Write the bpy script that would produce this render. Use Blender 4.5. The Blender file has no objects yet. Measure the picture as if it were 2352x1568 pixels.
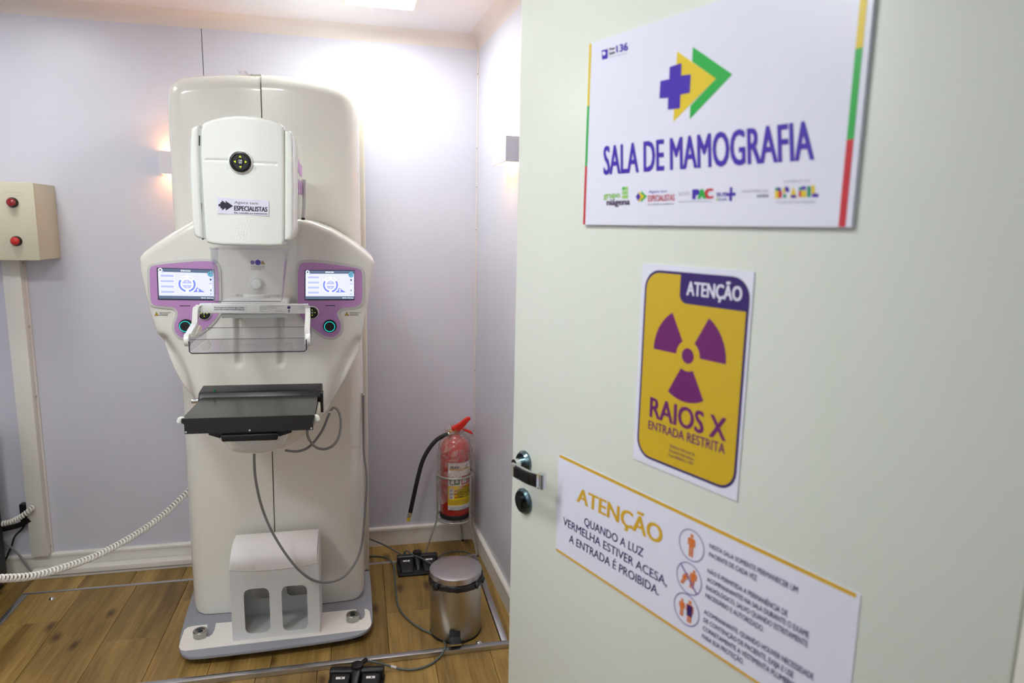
import bpy, bmesh, math, random
import numpy as np
from mathutils import Vector, Matrix
random.seed(7)
S_ = bpy.context.scene
COL = S_.collection

# ------------------------------------------------------------------ camera
YAW, PITCH, ROLL = 0.2239, 0.1646, 0.01919
CAM = np.array([0.0, 0.0, 1.43])
F, CX, CY = 1568.0, 1176.0, 784.0
def cam_axes():
    cw, sw, cp, sp, cr, sr = (math.cos(YAW), math.sin(YAW), math.cos(PITCH), math.sin(PITCH), math.cos(ROLL), math.sin(ROLL))
    f0 = np.array([sw, cw, 0]); r0 = np.array([cw, -sw, 0]); u0 = np.array([0, 0, 1.0])
    f = f0 * cp - u0 * sp; u = u0 * cp + f0 * sp
    return r0 * cr + u * sr, -r0 * sr + u * cr, f
RT, UP, FW = cam_axes()
cd = bpy.data.cameras.new('camera'); cam = bpy.data.objects.new('camera', cd); COL.objects.link(cam)
cam.matrix_world = Matrix(((RT[0], UP[0], -FW[0], CAM[0]), (RT[1], UP[1], -FW[1], CAM[1]), (RT[2], UP[2], -FW[2], CAM[2]), (0, 0, 0, 1)))
cd.sensor_width = 36; cd.lens = 24.0; cd.clip_start = 0.02
cd.dof.use_dof = True; cd.dof.focus_distance = 1.98; cd.dof.aperture_fstop = 4.0
S_.camera = cam
S_.view_settings.view_transform = 'Standard'; S_.view_settings.look = 'None'
S_.view_settings.exposure = 0.32; S_.view_settings.gamma = 1.0
S_.view_settings.use_curve_mapping = False
w = bpy.data.worlds.new('world'); S_.world = w; w.use_nodes = True
w.node_tree.nodes['Background'].inputs[0].default_value = (0.8, 0.82, 0.85, 1)
w.node_tree.nodes['Background'].inputs[1].default_value = 0.3
LED = 50.0          # radiance of the ceiling panels in the front half and outside
LED_B = 34.0        # radiance of the two panels close to the back wall
LED_FILL = 16.0        # unseen panels outside the doorway, added as front fill light
LED_L = 22.0        # back panel on the left, partly dimmed
WARM = 32.0         # radiance of the wall sconces
SCR = 0.95           # screens

# ------------------------------------------------------------------ measuring helpers (pixel -> point on a real plane)
def ray(px, py): return FW * F + RT * (px - CX) - UP * (py - CY)
def aY(px, py, Y):
    d = ray(px, py); return CAM + d * (Y / d[1])
def aZ(px, py, z):
    d = ray(px, py); return CAM + d * ((z - CAM[2]) / d[2])
def aX(px, py, x):
    d = ray(px, py); return CAM + d * (x / d[0])
def xz(pts, Y): return [(aY(px, py, Y)[0], aY(px, py, Y)[2]) for px, py in pts]
def crop(x0, y0, k, pts): return [(x0 + k * a, y0 + k * b) for a, b in pts]

# ------------------------------------------------------------------ materials
def lin(c):
    return tuple(((v / 255) / 12.92 if v / 255 <= .04045 else ((v / 255 + .055) / 1.055) ** 2.4) for v in c) + (1,)
def mat(name, rgb, rough=.4, metal=0, coat=0, noise=0, nscale=40, bump=0, bscale=200, emit=0, spec=.5, var=0):
    m = bpy.data.materials.new(name); m.use_nodes = True
    nt = m.node_tree; b = nt.nodes['Principled BSDF']
    c = lin(rgb)
    b.inputs['Base Color'].default_value = c; b.inputs['Roughness'].default_value = rough
    b.inputs['Metallic'].default_value = metal; b.inputs['Coat Weight'].default_value = coat
    b.inputs['Specular IOR Level'].default_value = spec
    if coat: b.inputs['Coat Roughness'].default_value = .06
    if noise:
        tc = nt.nodes.new('ShaderNodeTexCoord'); n = nt.nodes.new('ShaderNodeTexNoise'); r = nt.nodes.new('ShaderNodeValToRGB')
        n.inputs['Scale'].default_value = nscale; n.inputs['Detail'].default_value = 4
        r.color_ramp.elements[0].color = tuple(v * (1 - noise) for v in c[:3]) + (1,)
        r.color_ramp.elements[1].color = tuple(min(1, v * (1 + noise)) for v in c[:3]) + (1,)
        r.color_ramp.elements[0].position = .3; r.color_ramp.elements[1].position = .7
        nt.links.new(tc.outputs['Object'], n.inputs['Vector']); nt.links.new(n.outputs['Fac'], r.inputs['Fac']); nt.links.new(r.outputs['Color'], b.inputs['Base Color'])
    if bump:
        tc = nt.nodes.new('ShaderNodeTexCoord'); n = nt.nodes.new('ShaderNodeTexNoise'); bp = nt.nodes.new('ShaderNodeBump')
        n.inputs['Scale'].default_value = bscale; bp.inputs['Strength'].default_value = bump; bp.inputs['Distance'].default_value = .002
        nt.links.new(tc.outputs['Object'], n.inputs['Vector']); nt.links.new(n.outputs['Fac'], bp.inputs['Height']); nt.links.new(bp.outputs['Normal'], b.inputs['Normal'])
    if emit:
        b.inputs['Emission Color'].default_value = c; b.inputs['Emission Strength'].default_value = emit
    return m
def emitter(name, rgb, s):
    m = bpy.data.materials.new(name); m.use_nodes = True; nt = m.node_tree; nt.nodes.clear()
    e = nt.nodes.new('ShaderNodeEmission'); o = nt.nodes.new('ShaderNodeOutputMaterial')
    e.inputs[0].default_value = lin(rgb); e.inputs[1].default_value = s; nt.links.new(e.outputs[0], o.inputs[0]); return m
def clear(name, rgb, body, gloss_rough=.03, body_rgb=None, ior=1.2, bump=0):
    """thin clear plastic: mostly transparent, a little milky body and a fresnel shine"""
    m = bpy.data.materials.new(name); m.use_nodes = True; nt = m.node_tree; nt.nodes.clear()
    t = nt.nodes.new('ShaderNodeBsdfTransparent'); d = nt.nodes.new('ShaderNodeBsdfDiffuse'); g = nt.nodes.new('ShaderNodeBsdfGlossy')
    fr = nt.nodes.new('ShaderNodeFresnel'); m1 = nt.nodes.new('ShaderNodeMixShader'); m2 = nt.nodes.new('ShaderNodeMixShader'); o = nt.nodes.new('ShaderNodeOutputMaterial')
    t.inputs[0].default_value = lin(rgb); d.inputs[0].default_value = lin(body_rgb or (225, 225, 225)); g.inputs['Roughness'].default_value = gloss_rough
    fr.inputs[0].default_value = ior
    if bump:
        tc = nt.nodes.new('ShaderNodeTexCoord'); n = nt.nodes.new('ShaderNodeTexNoise'); bp = nt.nodes.new('ShaderNodeBump')
        n.inputs['Scale'].default_value = 26; n.inputs['Detail'].default_value = 3; n.inputs['Distortion'].default_value = 2.5; bp.inputs['Strength'].default_value = bump; bp.inputs['Distance'].default_value = .02
        nt.links.new(tc.outputs['Object'], n.inputs['Vector']); nt.links.new(n.outputs['Fac'], bp.inputs['Height'])
        mr = nt.nodes.new('ShaderNodeMapRange'); mr.inputs['From Min'].default_value = .35; mr.inputs['From Max'].default_value = .7; mr.inputs['To Min'].default_value = body * .35; mr.inputs['To Max'].default_value = body * 2.6
        nt.links.new(n.outputs['Fac'], mr.inputs['Value']); nt.links.new(mr.outputs[0], m1.inputs[0])
        for q in (g, fr, d): nt.links.new(bp.outputs['Normal'], q.inputs['Normal'])
    m1.inputs[0].default_value = body
    nt.links.new(t.outputs[0], m1.inputs[1]); nt.links.new(d.outputs[0], m1.inputs[2])
    ge = nt.nodes.new('ShaderNodeNewGeometry'); mu = nt.nodes.new('ShaderNodeMath'); mu.operation = 'SUBTRACT'; mu.use_clamp = True
    nt.links.new(fr.outputs[0], mu.inputs[0]); nt.links.new(ge.outputs['Backfacing'], mu.inputs[1])
    nt.links.new(mu.outputs[0], m2.inputs[0]); nt.links.new(m1.outputs[0], m2.inputs[1]); nt.links.new(g.outputs[0], m2.inputs[2]); nt.links.new(m2.outputs[0], o.inputs[0])
    return m
def wood(name, dark, light):
    m = bpy.data.materials.new(name); m.use_nodes = True; nt = m.node_tree; b = nt.nodes['Principled BSDF']; L = nt.links.new
    N = nt.nodes.new
    tc = N('ShaderNodeTexCoord'); oi = N('ShaderNodeObjectInfo'); ad = N('ShaderNodeVectorMath'); ad.operation = 'MULTIPLY_ADD'
    ad.inputs[1].default_value = (1, 1, 1)
    sc = N('ShaderNodeVectorMath'); sc.operation = 'SCALE'; sc.inputs[0].default_value = (17, 9, 5)
    L(oi.outputs['Random'], sc.inputs['Scale']); L(tc.outputs['Object'], ad.inputs[0]); L(sc.outputs[0], ad.inputs[2])
    wob = N('ShaderNodeTexNoise'); wob.inputs['Scale'].default_value = 2.2; wob.inputs['Detail'].default_value = 2
    L(ad.outputs[0], wob.inputs['Vector'])
    wsc = N('ShaderNodeVectorMath'); wsc.operation = 'SCALE'; wsc.inputs['Scale'].default_value = .05
    L(wob.outputs['Color'], wsc.inputs[0])
    a2 = N('ShaderNodeVectorMath'); a2.operation = 'ADD'; L(ad.outputs[0], a2.inputs[0]); L(wsc.outputs[0], a2.inputs[1])
    mp = N('ShaderNodeMapping'); mp.inputs['Scale'].default_value = (15, 1.3, 8); L(a2.outputs[0], mp.inputs['Vector'])
    n1 = N('ShaderNodeTexNoise'); n1.inputs['Scale'].default_value = 1.0; n1.inputs['Detail'].default_value = 6; n1.inputs['Roughness'].default_value = .62
    L(mp.outputs[0], n1.inputs['Vector'])
    mp2 = N('ShaderNodeMapping'); mp2.inputs['Scale'].default_value = (130, 5, 8); L(a2.outputs[0], mp2.inputs['Vector'])
    n2 = N('ShaderNodeTexNoise'); n2.inputs['Scale'].default_value = 1; n2.inputs['Detail'].default_value = 2; L(mp2.outputs[0], n2.inputs['Vector'])
    cr = N('ShaderNodeValToRGB'); cr.color_ramp.elements[0].position = .3; cr.color_ramp.elements[1].position = .72
    cr.color_ramp.elements[0].color = lin(dark); cr.color_ramp.elements[1].color = lin(light)
    L(n1.outputs['Fac'], cr.inputs['Fac'])
    mx = N('ShaderNodeMix'); mx.data_type = 'RGBA'; mx.blend_type = 'MULTIPLY'; mx.inputs[0].default_value = .55
    c2 = N('ShaderNodeValToRGB'); c2.color_ramp.elements[0].position = .35; c2.color_ramp.elements[1].position = .6
    c2.color_ramp.elements[0].color = (.62, .56, .5, 1); c2.color_ramp.elements[1].color = (1, 1, 1, 1); L(n2.outputs['Fac'], c2.inputs['Fac'])
    L(cr.outputs[0], mx.inputs[6]); L(c2.outputs[0], mx.inputs[7])
    # knots
    mk = N('ShaderNodeMapping'); mk.inputs['Scale'].default_value = (5.2, 2.4, 1); L(a2.outputs[0], mk.inputs['Vector'])
    vo = N('ShaderNodeTexVoronoi'); vo.voronoi_dimensions = '2D'; vo.inputs['Scale'].default_value = 1.0; L(mk.outputs[0], vo.inputs['Vector'])
    kr = N('ShaderNodeValToRGB'); kr.color_ramp.elements[0].position = .02; kr.color_ramp.elements[1].position = .11
    kr.color_ramp.elements[0].color = (.2, .13, .08, 1); kr.color_ramp.elements[1].color = (1, 1, 1, 1); L(vo.outputs['Distance'], kr.inputs['Fac'])
    m3 = N('ShaderNodeMix'); m3.data_type = 'RGBA'; m3.blend_type = 'MULTIPLY'; m3.inputs[0].default_value = .85
    L(mx.outputs[2], m3.inputs[6]); L(kr.outputs[0], m3.inputs[7])
    # plank to plank difference
    hv = N('ShaderNodeHueSaturation'); mr = N('ShaderNodeMapRange'); mr.inputs['To Min'].default_value = .82; mr.inputs['To Max'].default_value = 1.15
    L(oi.outputs['Random'], mr.inputs['Value']); L(mr.outputs[0], hv.inputs['Value']); L(m3.outputs[2], hv.inputs['Color']); L(hv.outputs[0], b.inputs['Base Color'])
    b.inputs['Roughness'].default_value = .42
    bp = N('ShaderNodeBump'); bp.inputs['Strength'].default_value = .12; bp.inputs['Distance'].default_value = .001; L(n2.outputs['Fac'], bp.inputs['Height']); L(bp.outputs[0], b.inputs['Normal'])
    return m
def steel(name, rgb, rough, stretch):
    m = mat(name, rgb, rough, 1); nt = m.node_tree; b = nt.nodes['Principled BSDF']
    tc = nt.nodes.new('ShaderNodeTexCoord'); mp = nt.nodes.new('ShaderNodeMapping'); n = nt.nodes.new('ShaderNodeTexNoise'); r = nt.nodes.new('ShaderNodeMapRange')
    mp.inputs['Scale'].default_value = stretch; n.inputs['Scale'].default_value = 1; n.inputs['Detail'].default_value = 3
    r.inputs['To Min'].default_value = rough * .7; r.inputs['To Max'].default_value = rough * 1.5
    nt.links.new(tc.outputs['Object'], mp.inputs[0]); nt.links.new(mp.outputs[0], n.inputs['Vector']); nt.links.new(n.outputs['Fac'], r.inputs['Value']); nt.links.new(r.outputs[0], b.inputs['Roughness'])
    return m

M = dict(
 wall=mat('wall_laminate', (216, 216, 229), .36, noise=.012, nscale=3, spec=.38),
 ceiling=mat('ceiling_laminate', (232, 229, 233), .35),
 cove=mat('cove_plastic', (228, 220, 216), .4),
 trim=mat('trim_white', (235, 232, 226), .4),
 dark_joint=mat('joint_grey', (120, 116, 118), .7),
 floor=mat('floor_underlay', (60, 45, 30), .8),
 wood=wood('oak_laminate', (116, 88, 41), (184, 152, 87)),
 alu=steel('aluminium_edge', (205, 205, 208), .32, (4, 400, 400)),
 cream=mat('cream_gelcoat', (236, 234, 225), .2, coat=.6),
 cream2=mat('cream_painted_panel', (228, 223, 208), .3, coat=.3),
 white=mat('white_gelcoat', (234, 236, 231), .17, coat=.6),
 seam=mat('seam_dark', (120, 120, 104), .8),
 slot=mat('slot_black', (12, 12, 16), .5),
 gap=mat('gap_grey', (188, 192, 190), .6),
 pink=mat('lilac_panel', (196, 146, 202), .4, bump=.15, bscale=1500),
 rim=mat('rim_grey', (206, 206, 202), .35),
 black=mat('black_plastic', (20, 20, 22), .35),
 rubber=mat('black_rubber', (24, 24, 25), .6, bump=.2, bscale=500),
 cable=mat('grey_cable', (132, 134, 134), .45),
 cable_dark=mat('dark_grey_cable', (88, 94, 94), .45),
 carbon=mat('carbon_top', (62, 64, 60), .24, noise=.1, nscale=600),
 carbon_front=mat('carbon_front', (36, 35, 34), .4, noise=.35, nscale=700),
 base=mat('base_grey', (150, 152, 160), .5, noise=.04, nscale=300),
 steel=steel('brushed_steel', (186, 182, 172), .32, (60, 60, 2)),
 steel2=steel('brushed_steel_lid', (196, 192, 190), .3, (9, 12, 8)),
 chrome=mat('chrome', (215, 217, 218), .12, 1),
 dark_chrome=mat('dark_zinc', (98, 118, 128), .25, 1),
 wire=mat('grey_painted_wire', (176, 174, 166), .35, .5),
 beige=mat('beige_enamel', (212, 205, 182), .42, bump=.25, bscale=900),
 red=mat('red_button', (196, 40, 30), .3),
 darkred=mat('dark_red_button', (150, 12, 22), .2, coat=.5),
 ext_red=mat('extinguisher_red', (190, 22, 16), .25, coat=.4),
 lever_red=mat('lever_red', (226, 44, 26), .35),
 bolt=mat('bolt_steel', (176, 174, 168), .22, 1), brass=mat('brass', (190, 165, 100), .3, 1),
 yellow=mat('label_yellow', (240, 205, 10), .45),
 paper=mat('label_white', (228, 226, 226), .5),
 green=mat('label_green', (30, 120, 75), .5),
 lred=mat('label_red', (180, 20, 24), .5),
 ink=mat('ink_dark', (38, 34, 48), .5),
 foam=mat('white_foam', (243, 241, 240), .8, bump=.35, bscale=700),
 card=mat('white_sheet_metal', (226, 228, 228), .5),
 ivory=mat('ivory_plate', (240, 236, 230), .4),
 bag=mat('black_bag', (28, 28, 32), .28, bump=1, bscale=60),
 cabinet=mat('black_cabinet', (30, 30, 34), .5),
 door=mat('door_laminate', (217, 221, 213), .3, noise=.01, nscale=4, spec=.4),
 signw=mat('sign_white', (226, 226, 244), .3),
 s_purple=mat('sign_purple', (66, 40, 172), .35), s_yellow=mat('sign_yellow', (224, 196, 44), .35), s_green=mat('sign_green', (34, 172, 72), .35),
 s_red=mat('sign_red', (200, 44, 58), .35), s_grey=mat('sign_grey', (160, 158, 176), .4), s_lime=mat('sign_lime', (150, 200, 110), .4),
 s_plum=mat('sign_plum', (70, 46, 84), .4), s_teal=mat('sign_teal', (20, 140, 110), .4), s_gold=mat('sign_gold', (214, 168, 40), .4),
 x_yellow=mat('xray_yellow', (206, 172, 34), .4), x_dark=mat('xray_indigo', (50, 26, 104), .4), x_purple=mat('xray_purple', (108, 28, 104), .4), x_ring=mat('xray_lilac', (128, 108, 168), .4), x_orange=mat('xray_orange', (222, 120, 48), .4),
 lime=mat('lime_arrow', (214, 232, 20), .4, emit=.5),
 cyan=emitter('cyan_ring', (40, 225, 220), .95),
 led=emitter('led_diffuser', (250, 255, 250), LED), led_l=emitter('led_diffuser_left', (250, 255, 250), LED_L), led_fill=emitter('fill_diffuser', (248, 255, 249), LED_FILL), led_b=emitter('led_diffuser_back', (250, 255, 250), LED_B),
 warm=emitter('warm_lamp', (255, 176, 108), WARM),
 sconce=mat('sconce_white', (222, 220, 230), .4),
 acrylic=clear('clear_acrylic', (254, 254, 255), .022), acrylic_edge=clear('acrylic_edge', (170, 165, 175), .42, body_rgb=(150, 145, 158)), acrylic_side=clear('clear_acrylic_bend', (252, 252, 255), .12, body_rgb=(215, 215, 235)),
 acrylic_dark=clear('acrylic_bottom_edge', (90, 80, 95), .5, body_rgb=(90, 82, 98)),
 wrap=clear('plastic_film', (255, 250, 248), .16, .12, (236, 214, 208), 1.6, 1.0),
 sc_bg=emitter('screen_light', (222, 226, 255), SCR), sc_white=emitter('screen_white', (250, 252, 255), SCR), sc_bar=emitter('screen_bar', (98, 112, 138), SCR),
 sc_lil=emitter('screen_lilac', (186, 192, 255), SCR), sc_blue=emitter('screen_blue', (128, 142, 250), SCR), sc_cy=emitter('screen_cyan', (110, 215, 235), SCR), sc_dark=emitter('screen_dark', (70, 66, 110), SCR), sc_edge=mat('screen_bezel', (40, 40, 56), .3),
)

# ------------------------------------------------------------------ object helpers
WL = {}
def reg(o, parent, wloc):
    COL.objects.link(o); WL[o.name] = Vector(wloc)
    if parent is not None:
        o.parent = parent; o.location = Vector(wloc) - WL[parent.name]
    else: o.location = wloc
    return o
def tag(o, label=None, cat=None, group=None, kind=None):
    if label: o['label'] = label
    if cat: o['category'] = cat
    if group: o['group'] = group
    if kind: o['kind'] = kind
    return o
def thing(name, loc, label=None, cat=None, group=None, kind=None):
    o = bpy.data.objects.new(name, None); o.empty_display_size = .05
    return tag(reg(o, None, loc), label, cat, group, kind)
class MB:
    def __init__(s, T=None): s.v = []; s.f = []; s.T = T
    def add(s, v, f):
        n = len(s.v); s.v += [tuple(p) for p in v]; s.f += [tuple(i + n for i in q) for q in f]; return s
    def box(s, x0, x1, y0, y1, z0, z1):
        v = [(x, y, z) for z in (z0, z1) for y in (y0, y1) for x in (x0, x1)]
        return s.add(v, [(0, 2, 3, 1), (4, 5, 7, 6), (0, 1, 5, 4), (2, 6, 7, 3), (0, 4, 6, 2), (1, 3, 7, 5)])
    def prism(s, A, B):
        """two corresponding loops of 3-d points"""
        n = len(A); f = [tuple(range(n)), tuple(range(2 * n - 1, n - 1, -1))]
        f += [(i, i + n, (i + 1) % n + n, (i + 1) % n) for i in range(n)]
        return s.add(list(A) + list(B), f)
    def pxz(s, poly, y0, y1): return s.prism([(x, y0, z) for x, z in poly], [(x, y1, z) for x, z in poly])
    def pxy(s, poly, z0, z1): return s.prism([(x, y, z0) for x, y in poly], [(x, y, z1) for x, y in poly])
    def pyz(s, poly, x0, x1): return s.prism([(x0, y, z) for y, z in poly], [(x1, y, z) for y, z in poly])
    def ngon(s, pts): return s.add(pts, [tuple(range(len(pts)))])
    def cyl(s, p0, p1, r0, r1=None, n=20):
        r1 = r0 if r1 is None else r1
        p0 = Vector(p0); p1 = Vector(p1); d = (p1 - p0).normalized(); a = d.orthogonal().normalized(); b = d.cross(a)
        A = [p0 + (a * math.cos(t) + b * math.sin(t)) * r0 for t in [2 * math.pi * i / n for i in range(n)]]
        B = [p1 + (a * math.cos(t) + b * math.sin(t)) * r1 for t in [2 * math.pi * i / n for i in range(n)]]
        return s.prism(A, B)
    def lathe(s, prof, c, n=32, axis='z', fn=None):
        v = []; k = len(prof)
        for i in range(n):
            t = 2 * math.pi * i / n
            for r, h in prof:
                rr = fn(t, r, h) if fn else r
                if axis == 'z': v.append((c[0] + rr * math.cos(t), c[1] + rr * math.sin(t), c[2] + h))
                else: v.append((c[0] + rr * math.cos(t), c[1] + h, c[2] + rr * math.sin(t)))
        f = [(i * k + j, ((i + 1) % n) * k + j, ((i + 1) % n) * k + j + 1, i * k + j + 1) for i in range(n) for j in range(k - 1)]
        return s.add(v, f)
    def tube(s, path, r, n=8, sub=6, closed=False, smooth=True, sx=1, sy=1):
        P = spline(path, sub) if smooth else [Vector(p) for p in path]
        if closed: P = [Vector(p) for p in path]
        m = len(P); v = []; a = None
        for i, p in enumerate(P):
            d = (P[(i + 1) % m] - P[i - 1]) if closed else (P[min(i + 1, m - 1)] - P[max(i - 1, 0)])
            d.normalize()
            if a is None: a = d.orthogonal().normalized()
            a = (a - d * a.dot(d)).normalized(); b = d.cross(a)
            rr = r(i / (m - 1)) if callable(r) else r
            v += [p + (a * math.cos(2 * math.pi * j / n) * sx + b * math.sin(2 * math.pi * j / n) * sy) * rr for j in range(n)]
        f = []
        for i in range(m if closed else m - 1):
            i2 = (i + 1) % m
            f += [(i * n + j, i * n + (j + 1) % n, i2 * n + (j + 1) % n, i2 * n + j) for j in range(n)]
        if not closed: f += [tuple(range(n - 1, -1, -1)), tuple((m - 1) * n + j for j in range(n))]
        return s.add(v, f)
    def build(s, name, m, parent=None, bevel=0, seg=3, smooth=False, angle=35, label=None):
        V = [Vector(p) for p in s.v]
        if s.T is not None: V = [s.T @ p for p in V]
        me = bpy.data.meshes.new(name)
        lo = Vector([min(p[i] for p in V) for i in range(3)]); hi = Vector([max(p[i] for p in V) for i in range(3)]); c = (lo + hi) / 2
        me.from_pydata([p - c for p in V], [], s.f)
        bm = bmesh.new(); bm.from_mesh(me)
        bmesh.ops.recalc_face_normals(bm, faces=bm.faces)
        if bevel:
            ed = [e for e in bm.edges if len(e.link_faces) == 2 and e.calc_face_angle(0) > math.radians(25)]
            bmesh.ops.bevel(bm, geom=ed, offset=bevel, segments=seg, profile=.5, affect='EDGES', clamp_overlap=True)
        bm.to_mesh(me); bm.free()
        if smooth or bevel:
            me.polygons.foreach_set('use_smooth', [True] * len(me.polygons)); me.set_sharp_from_angle(angle=math.radians(angle))
        me.materials.append(M[m])
        o = bpy.data.objects.new(name, me); reg(o, parent, c)
        if label: o['label'] = label
        return o
def spline(path, sub):
    P = [Vector(p) for p in path]
    if len(P) < 3: return P
    out = []
    for i in range(len(P) - 1):
        p0 = P[max(i - 1, 0)]; p1 = P[i]; p2 = P[i + 1]; p3 = P[min(i + 2, len(P) - 1)]
        for k in range(sub):
            t = k / sub
            out.append(.5 * ((2 * p1) + (p2 - p0) * t + (2 * p0 - 5 * p1 + 4 * p2 - p3) * t * t + (3 * p1 - p0 - 3 * p2 + p3) * t ** 3))
    return out + [P[-1]]
def rrect(x0, x1, z0, z1, r, n=6):
    out = []
    for cx, cz, a in ((x1 - r, z1 - r, 0), (x0 + r, z1 - r, 90), (x0 + r, z0 + r, 180), (x1 - r, z0 + r, 270)):
        out += [(cx + r * math.cos(math.radians(a + 90 * k / n)), cz + r * math.sin(math.radians(a + 90 * k / n))) for k in range(n + 1)]
    return out
def smooth_poly(pts, it=2):
    for _ in range(it):
        q = []
        for i in range(len(pts)):
            a = pts[i]; b = pts[(i + 1) % len(pts)]
            q += [(a[0] * .75 + b[0] * .25, a[1] * .75 + b[1] * .25), (a[0] * .25 + b[0] * .75, a[1] * .25 + b[1] * .75)]
        pts = q
    return pts
def grow(poly, d):
    """offset a closed 2-d polygon outwards"""
    n = len(poly); area = sum(poly[i][0] * poly[(i + 1) % n][1] - poly[(i + 1) % n][0] * poly[i][1] for i in range(n)); sg = 1 if area > 0 else -1
    out = []
    for i in range(n):
        a = np.array(poly[i - 1]); b = np.array(poly[i]); c = np.array(poly[(i + 1) % n])
        t = (c - a); t = t / (np.linalg.norm(t) + 1e-9); out.append((b[0] + sg * t[1] * d, b[1] - sg * t[0] * d))
    return out
def seg_dist(X, Z, pts, closed):
    D = np.full(X.shape, 9.0); n = len(pts)
    for i in range(n if closed else n - 1):
        ax, az = pts[i]; bx, bz = pts[(i + 1) % n]; dx, dz = bx - ax, bz - az; l2 = dx * dx + dz * dz + 1e-12
        t = np.clip(((X - ax) * dx + (Z - az) * dz) / l2, 0, 1)
        D = np.minimum(D, np.hypot(X - ax - t * dx, Z - az - t * dz))
    return D
def shell(name, poly, yf, yb, r, m, parent, nx=60, nz=60, edge=None, extra=None, label=None):
    """moulded cover: outline in x-z, front at y=yf with edges rounded by r, sides back to yb"""
    P = np.array(poly); n = len(P); z0, z1 = P[:, 1].min(), P[:, 1].max()
    t = np.linspace(0, 1, nz); t = .5 * t + .5 * (.5 - .5 * np.cos(np.pi * t)); zs = z0 + 1e-4 + (z1 - z0 - 2e-4) * t
    u = np.linspace(0, 1, nx); u = .5 * u + .5 * (.5 - .5 * np.cos(np.pi * u))
    X = np.zeros((nz, nx)); Z = np.zeros((nz, nx))
    for i, z in enumerate(zs):
        xs = []
        for k in range(n):
            (ax, az), (bx, bz) = P[k], P[(k + 1) % n]
            if (az - z) * (bz - z) <= 0 and az != bz: xs.append(ax + (bx - ax) * (z - az) / (bz - az))
        X[i] = min(xs) + (max(xs) - min(xs)) * u; Z[i] = z
    D = seg_dist(X, Z, edge if edge else poly, edge is None); e = np.minimum(D, r)
    Y = yf + r - np.sqrt(np.maximum(r * r - (r - e) ** 2, 0))
    if extra is not None: Y = Y + extra(X, Z)
    V = [(X[i, j], Y[i, j], Z[i, j]) for i in range(nz) for j in range(nx)]
    Fc = [(i * nx + j, i * nx + j + 1, (i + 1) * nx + j + 1, (i + 1) * nx + j) for i in range(nz - 1) for j in range(nx - 1)]
    loop = [j for j in range(nx)] + [i * nx + nx - 1 for i in range(1, nz)] + [(nz - 1) * nx + j for j in range(nx - 2, -1, -1)] + [i * nx for i in range(nz - 2, 0, -1)]
    b0 = len(V); V += [(V[k][0], yb, V[k][2]) for k in loop]; L = len(loop)
    Fc += [(loop[k], b0 + k, b0 + (k + 1) % L, loop[(k + 1) % L]) for k in range(L)]
    Fc.append(tuple(b0 + k for k in range(L)))
    mb = MB(); mb.v = V; mb.f = Fc
    return mb.build(name, m, parent, smooth=True, angle=50, label=label)

# flat print: text turned into mesh and laid on a real surface through a mapping (u, v) -> point
def _glyphs(s, bold):
    cu = bpy.data.curves.new('t', 'FONT'); cu.body = s; cu.size = 1; cu.offset = bold; cu.resolution_u = 3
    o = bpy.data.objects.new('t', cu); COL.objects.link(o)
    dg = bpy.context.evaluated_depsgraph_get(); dg.update()
    me = bpy.data.meshes.new_from_object(o.evaluated_get(dg))
    v = [tuple(p.co) for p in me.vertices]; f = [tuple(p.vertices) for p in me.polygons]
    bpy.data.objects.remove(o); bpy.data.curves.remove(cu); bpy.data.meshes.remove(me)
    return v, f
_v, _f = _glyphs('H', 0); CAP = max(p[1] for p in _v)
def text(s, fn, m, parent, bold=.0, name='lettering'):
    v, f = _glyphs(s, 0); x0 = min(p[0] for p in v); x1 = max(p[0] for p in v); mb = MB(); lift = 0.0
    o_ = np.array(fn(.5, .5)); nrm = np.cross(np.array(fn(.51, .5)) - o_, np.array(fn(.5, .51)) - o_); nrm = nrm / np.linalg.norm(nrm)
    for a_, b_ in (((0, 0), (-2 * bold, -.6 * bold), (2 * bold, -.6 * bold), (-2 * bold, .6 * bold), (2 * bold, .6 * bold), (-bold, 0), (bold, 0)) if bold else ((0, 0),)):
        mb.add([np.array(fn((p[0] + a_ - x0) / (x1 - x0), (p[1] + b_) / CAP)) + nrm * lift for p in v], f); lift += .00004
    return mb.build(name, m, parent)
def quad(tl, tr, br, bl):
    tl, tr, br, bl = (np.array(p, float) for p in (tl, tr, br, bl))
    return lambda u, v: (bl * (1 - u) + br * u) * (1 - v) + (tl * (1 - u) + tr * u) * v
def qY(pts, Y): return quad(*[aY(px, py, Y) for px, py in pts])

# ================================================================== SETTING
RW = -0.052
def rwx(y): return .508 + .052 * (2.9594 - y)
YB = 2.9594; ZC = 2.208; XL = -2.05; YF = -1.35
fl = tag(MB().box(XL - .05, .8, YF - .05, YB + .05, -.08, -.012).build('floor', 'floor'), kind='structure')
ce = tag(MB().box(XL - .05, .8, YF - .05, YB + .05, ZC, ZC + .05).build('ceiling', 'ceiling'), kind='structure')
wb = tag(MB().box(XL - .05, .6, YB + .003, YB + .05, -.012, ZC).build('wall_back', 'dark_joint'), kind='structure')
MB().box(XL, -.5665, YB, YB + .003, 0, ZC).build('panel', 'wall', wb)
MB().box(-.5635, .512, YB, YB + .003, 0, ZC).build('panel', 'wall', wb)
wr = MB().prism([(rwx(YB + .05), YB + .05, -.012), (rwx(YF), YF, -.012), (rwx(YF) + .06, YF, -.012), (rwx(YB + .05) + .06, YB + .05, -.012)],
                [(rwx(YB + .05), YB + .05, ZC), (rwx(YF), YF, ZC), (rwx(YF) + .06, YF, ZC), (rwx(YB + .05) + .06, YB + .05, ZC)])
tag(wr.build('wall_right', 'wall'), kind='structure')
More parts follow.
